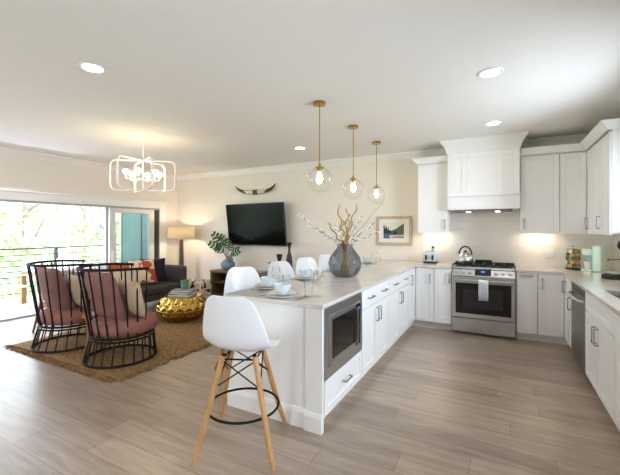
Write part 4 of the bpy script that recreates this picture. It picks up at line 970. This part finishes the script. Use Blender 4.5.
for k in range(26):
    a = k * 2.4; r = .012 + .002 * k; q.ell((gx + .02 + r * math.cos(a), gy + .02 + r * math.sin(a), ZG + .1 + .03 * math.cos(k * 1.3)), (.014, .014, .022), 8, 6)
q.build('leaves', 'succulent', t, smooth=60)
# patterned pouf
M = frameM((-5.34, 5.14, 0), .2)
q = B(M); q.box(-.235, .235, -.2, .2, .001, .43); t = tag(q.build('pouf', 'ikat', bevel=.06, seg=4, smooth=40), 'cream and black patterned pouf between the sofa and the media console', 'pouf')

# ------------------------------------------------------------------ outdoors: balcony, neighbours, trees
b = B(); b.box(-9.3, XL - .161, -1, 9, -.2, -.05); struct('balcony_floor', b, 'deck')
t = thing('balcony_railing', 'dark balcony railing with thin horizontal bars beyond the sliding door', 'railing', (-9.05, 4, -.05))
for y in (.6, 2.5, 4.4, 6.7): q = B(); q.box(-9.08, -9.02, y - .03, y + .03, -.05, 1.0); q.build('post', 'rail_black', t)
q = B(); q.box(-9.09, -9.01, -.9, 6.75, 1.0, 1.03); q.build('top_rail', 'rail_black', t)
for k in range(8): z = .07 + k * .115; q = B(); q.tube([(-9.05, -.9, z), (-9.05, 6.7, z)], .01, 6); q.build('bar', 'rail_black', t)
b = B(); b.box(-8.0, XL - .161, 5.32, 5.45, -.05, 2.6); struct('wall_outside', b, 'teal_paint')
b = B(); b.box(-8.1, -8.0005, 5.30, 5.45, -.05, 2.6); struct('trim_6', b, 'tan_paint')
b = B(); b.box(-7.30, -7.27, 5.312, 5.3195, -.05, 2.6); struct('trim_7', b, 'bronze_frame')
t = thing('patio_table', 'pale patio table with teak legs on the balcony', 'table', (-8.0, 4.2, -.05))
q = B(); q.box(-8.5, -7.55, 3.42, 5.0, .62, .66); q.build('top', 'patio_white', t)
q = B()
for a in ((-8.44, -8.40, 3.48, 4.94), (-7.65, -7.61, 3.48, 4.94), (-8.40, -7.65, 3.48, 3.52), (-8.40, -7.65, 4.90, 4.94)): q.box(a[0], a[1], a[2], a[3], .55, .619)
q.build('apron', 'teak', t)
for x in (-8.42, -7.63):
    for y in (3.5, 4.92): q = B(); q.bar((x, y, -.05), (x, y, .55), .08); q.build('leg', 'teak', t)
def patio_chair():
    t = thing('patio_chair', '', 'chair', (0, 0, 0), 'white patio chairs'); m = 'patio_white'
    q = B(); q.box(-.24, .24, -.24, .24, .41, .435); q.build('seat', m, t, bevel=.008)
    q = B(); q.tube([(-.24, -.24, .42), (-.25, -.32, .8), (-.2, -.34, .83), (.2, -.34, .83), (.25, -.32, .8), (.24, -.24, .42)], .014, 8)
    for k in range(7): x = -.18 + k * .06; q.bar((x, -.245, .43), (x, -.335, .825), .035, .008)
    q.build('backrest', m, t)
    for s_ in (-1, 1): q = B(); q.tube([(s_ * .25, -.29, .64), (s_ * .265, 0, .65), (s_ * .26, .22, .64), (s_ * .24, .22, .43)], .012, 8); q.build('arm', m, t)
    for x in (-.22, .22):
        for y in (-.22, .22): q = B(); q.tube([(x, y, .41), (x * 1.12, y * 1.12, 0)], .014, 8); q.build('leg', m, t)
    return t
pc = patio_chair(); pc['label'] = 'white slatted patio chair at the left end of the balcony table, side on'; pc.location = (-7.95, 3.05, -.05); pc.rotation_euler = (0, 0, .1)
dup(pc, (-8.62, 3.95, -.05), -PI / 2, 'white patio chair on the railing side of the balcony table, nearer its end')
dup(pc, (-8.62, 4.62, -.05), -PI / 2, 'white patio chair on the railing side of the balcony table, farther along')
dup(pc, (-7.38, 4.3, -.05), PI / 2, 'white patio chair on the house side of the balcony table')
# neighbour house
t = thing('house', 'white neighbouring house with gutter and downpipe beyond the balcony', 'house', (-12, 12, -3.2))
q = B(); q.box(-14.6, -9.7, 9.4, 16, -3.2, 1.75); q.build('wall', 'siding_white', t)
q = B(); a = [q.v(p) for p in ((-15.0, 8.9, 1.76), (-9.45, 8.9, 1.76), (-9.45, 16.5, 1.76), (-15.0, 16.5, 1.76), (-15.0, 12.7, 4.2), (-9.45, 12.7, 4.2))]
for f_ in ((0, 1, 5, 4), (3, 4, 5, 2), (0, 4, 3), (1, 2, 5), (0, 3, 2, 1)): q.f([a[i] for i in f_])
q.build('roof', 'roof_grey', t)
q = B(); q.box(-15.0, -9.45, 8.78, 8.895, 1.63, 1.755); q.build('gutter', 'roof_grey', t)
q = B(); q.tube([(-14.75, 8.84, 1.65), (-14.75, 8.9, 1.5), (-14.45, 9.28, 1.25), (-14.45, 9.31, -3.2)], .06, 8); q.build('downpipe', 'roof_grey', t)
b = B(); b.box(-60, -9.4, -30, 50, -3.4, -3.2); struct('ground', b, 'lawn')
def tree(c, hgt, rad, n, m, label, leafs=.14):
    t = thing('tree', label, 'tree', c, 'trees beyond the balcony'); c = Vector(c)
    q = B(); q.tube([c, c + Vector((.1, .1, hgt * .4)), c + Vector((-.1, .25, hgt * .7)), c + Vector((.1, .3, hgt * .92))], [.2, .15, .09, .03], 10)
    for k in range(7):
        a = k * 2.3; p = c + Vector((0, .2, hgt * (.42 + .06 * k))); q.tube([p, p + Vector((math.cos(a), math.sin(a), .7)) * rad * .35, p + Vector((math.cos(a), math.sin(a), .9)) * rad * .7], [.07, .045, .015], 7)
    q.build('trunk', 'tree_bark', t, smooth=60)
    q = B(); cl = [c + Vector((random.gauss(0, .42) * rad, random.gauss(0, .42) * rad, hgt * random.uniform(.3, 1.0))) for _ in range(26)]
    for k in range(n):
        p = random.choice(cl) + Vector((random.gauss(0, 1), random.gauss(0, 1), random.gauss(0, .8))) * rad * .17
        u = Vector((random.uniform(-1, 1), random.uniform(-1, 1), random.uniform(-1, 1))).normalized(); v_ = u.orthogonal().normalized() * leafs * random.uniform(.5, 1); u = u * leafs * random.uniform(.8, 1.5)
        q.f([q.v(p - u), q.v(p + v_ * .6), q.v(p + u), q.v(p - v_ * .6)])
    q.build('foliage', m, t)
for args in (((-15.5, 3.0, -3.2), 8.5, 2.6, 2600, 'tree_leaf', 'pale green leafy tree beyond the railing at the picture\'s left edge'), ((-18.5, 7.6, -3.2), 9, 2.6, 2600, 'tree_leaf_b', 'pale green leafy tree behind the balcony railing post'), ((-24, 13.2, -3.2), 8, 2.6, 2200, 'tree_leaf', 'distant tree showing just left of the white house'), ((-22, 2.6, -3.2), 10, 3.2, 2400, 'tree_leaf_b', 'taller tree standing behind the leftmost tree'), ((-13.0, 5.8, -3.2), 4.2, 1.8, 1600, 'tree_leaf', 'low bushy tree seen through the railing bars')): tree(*args)
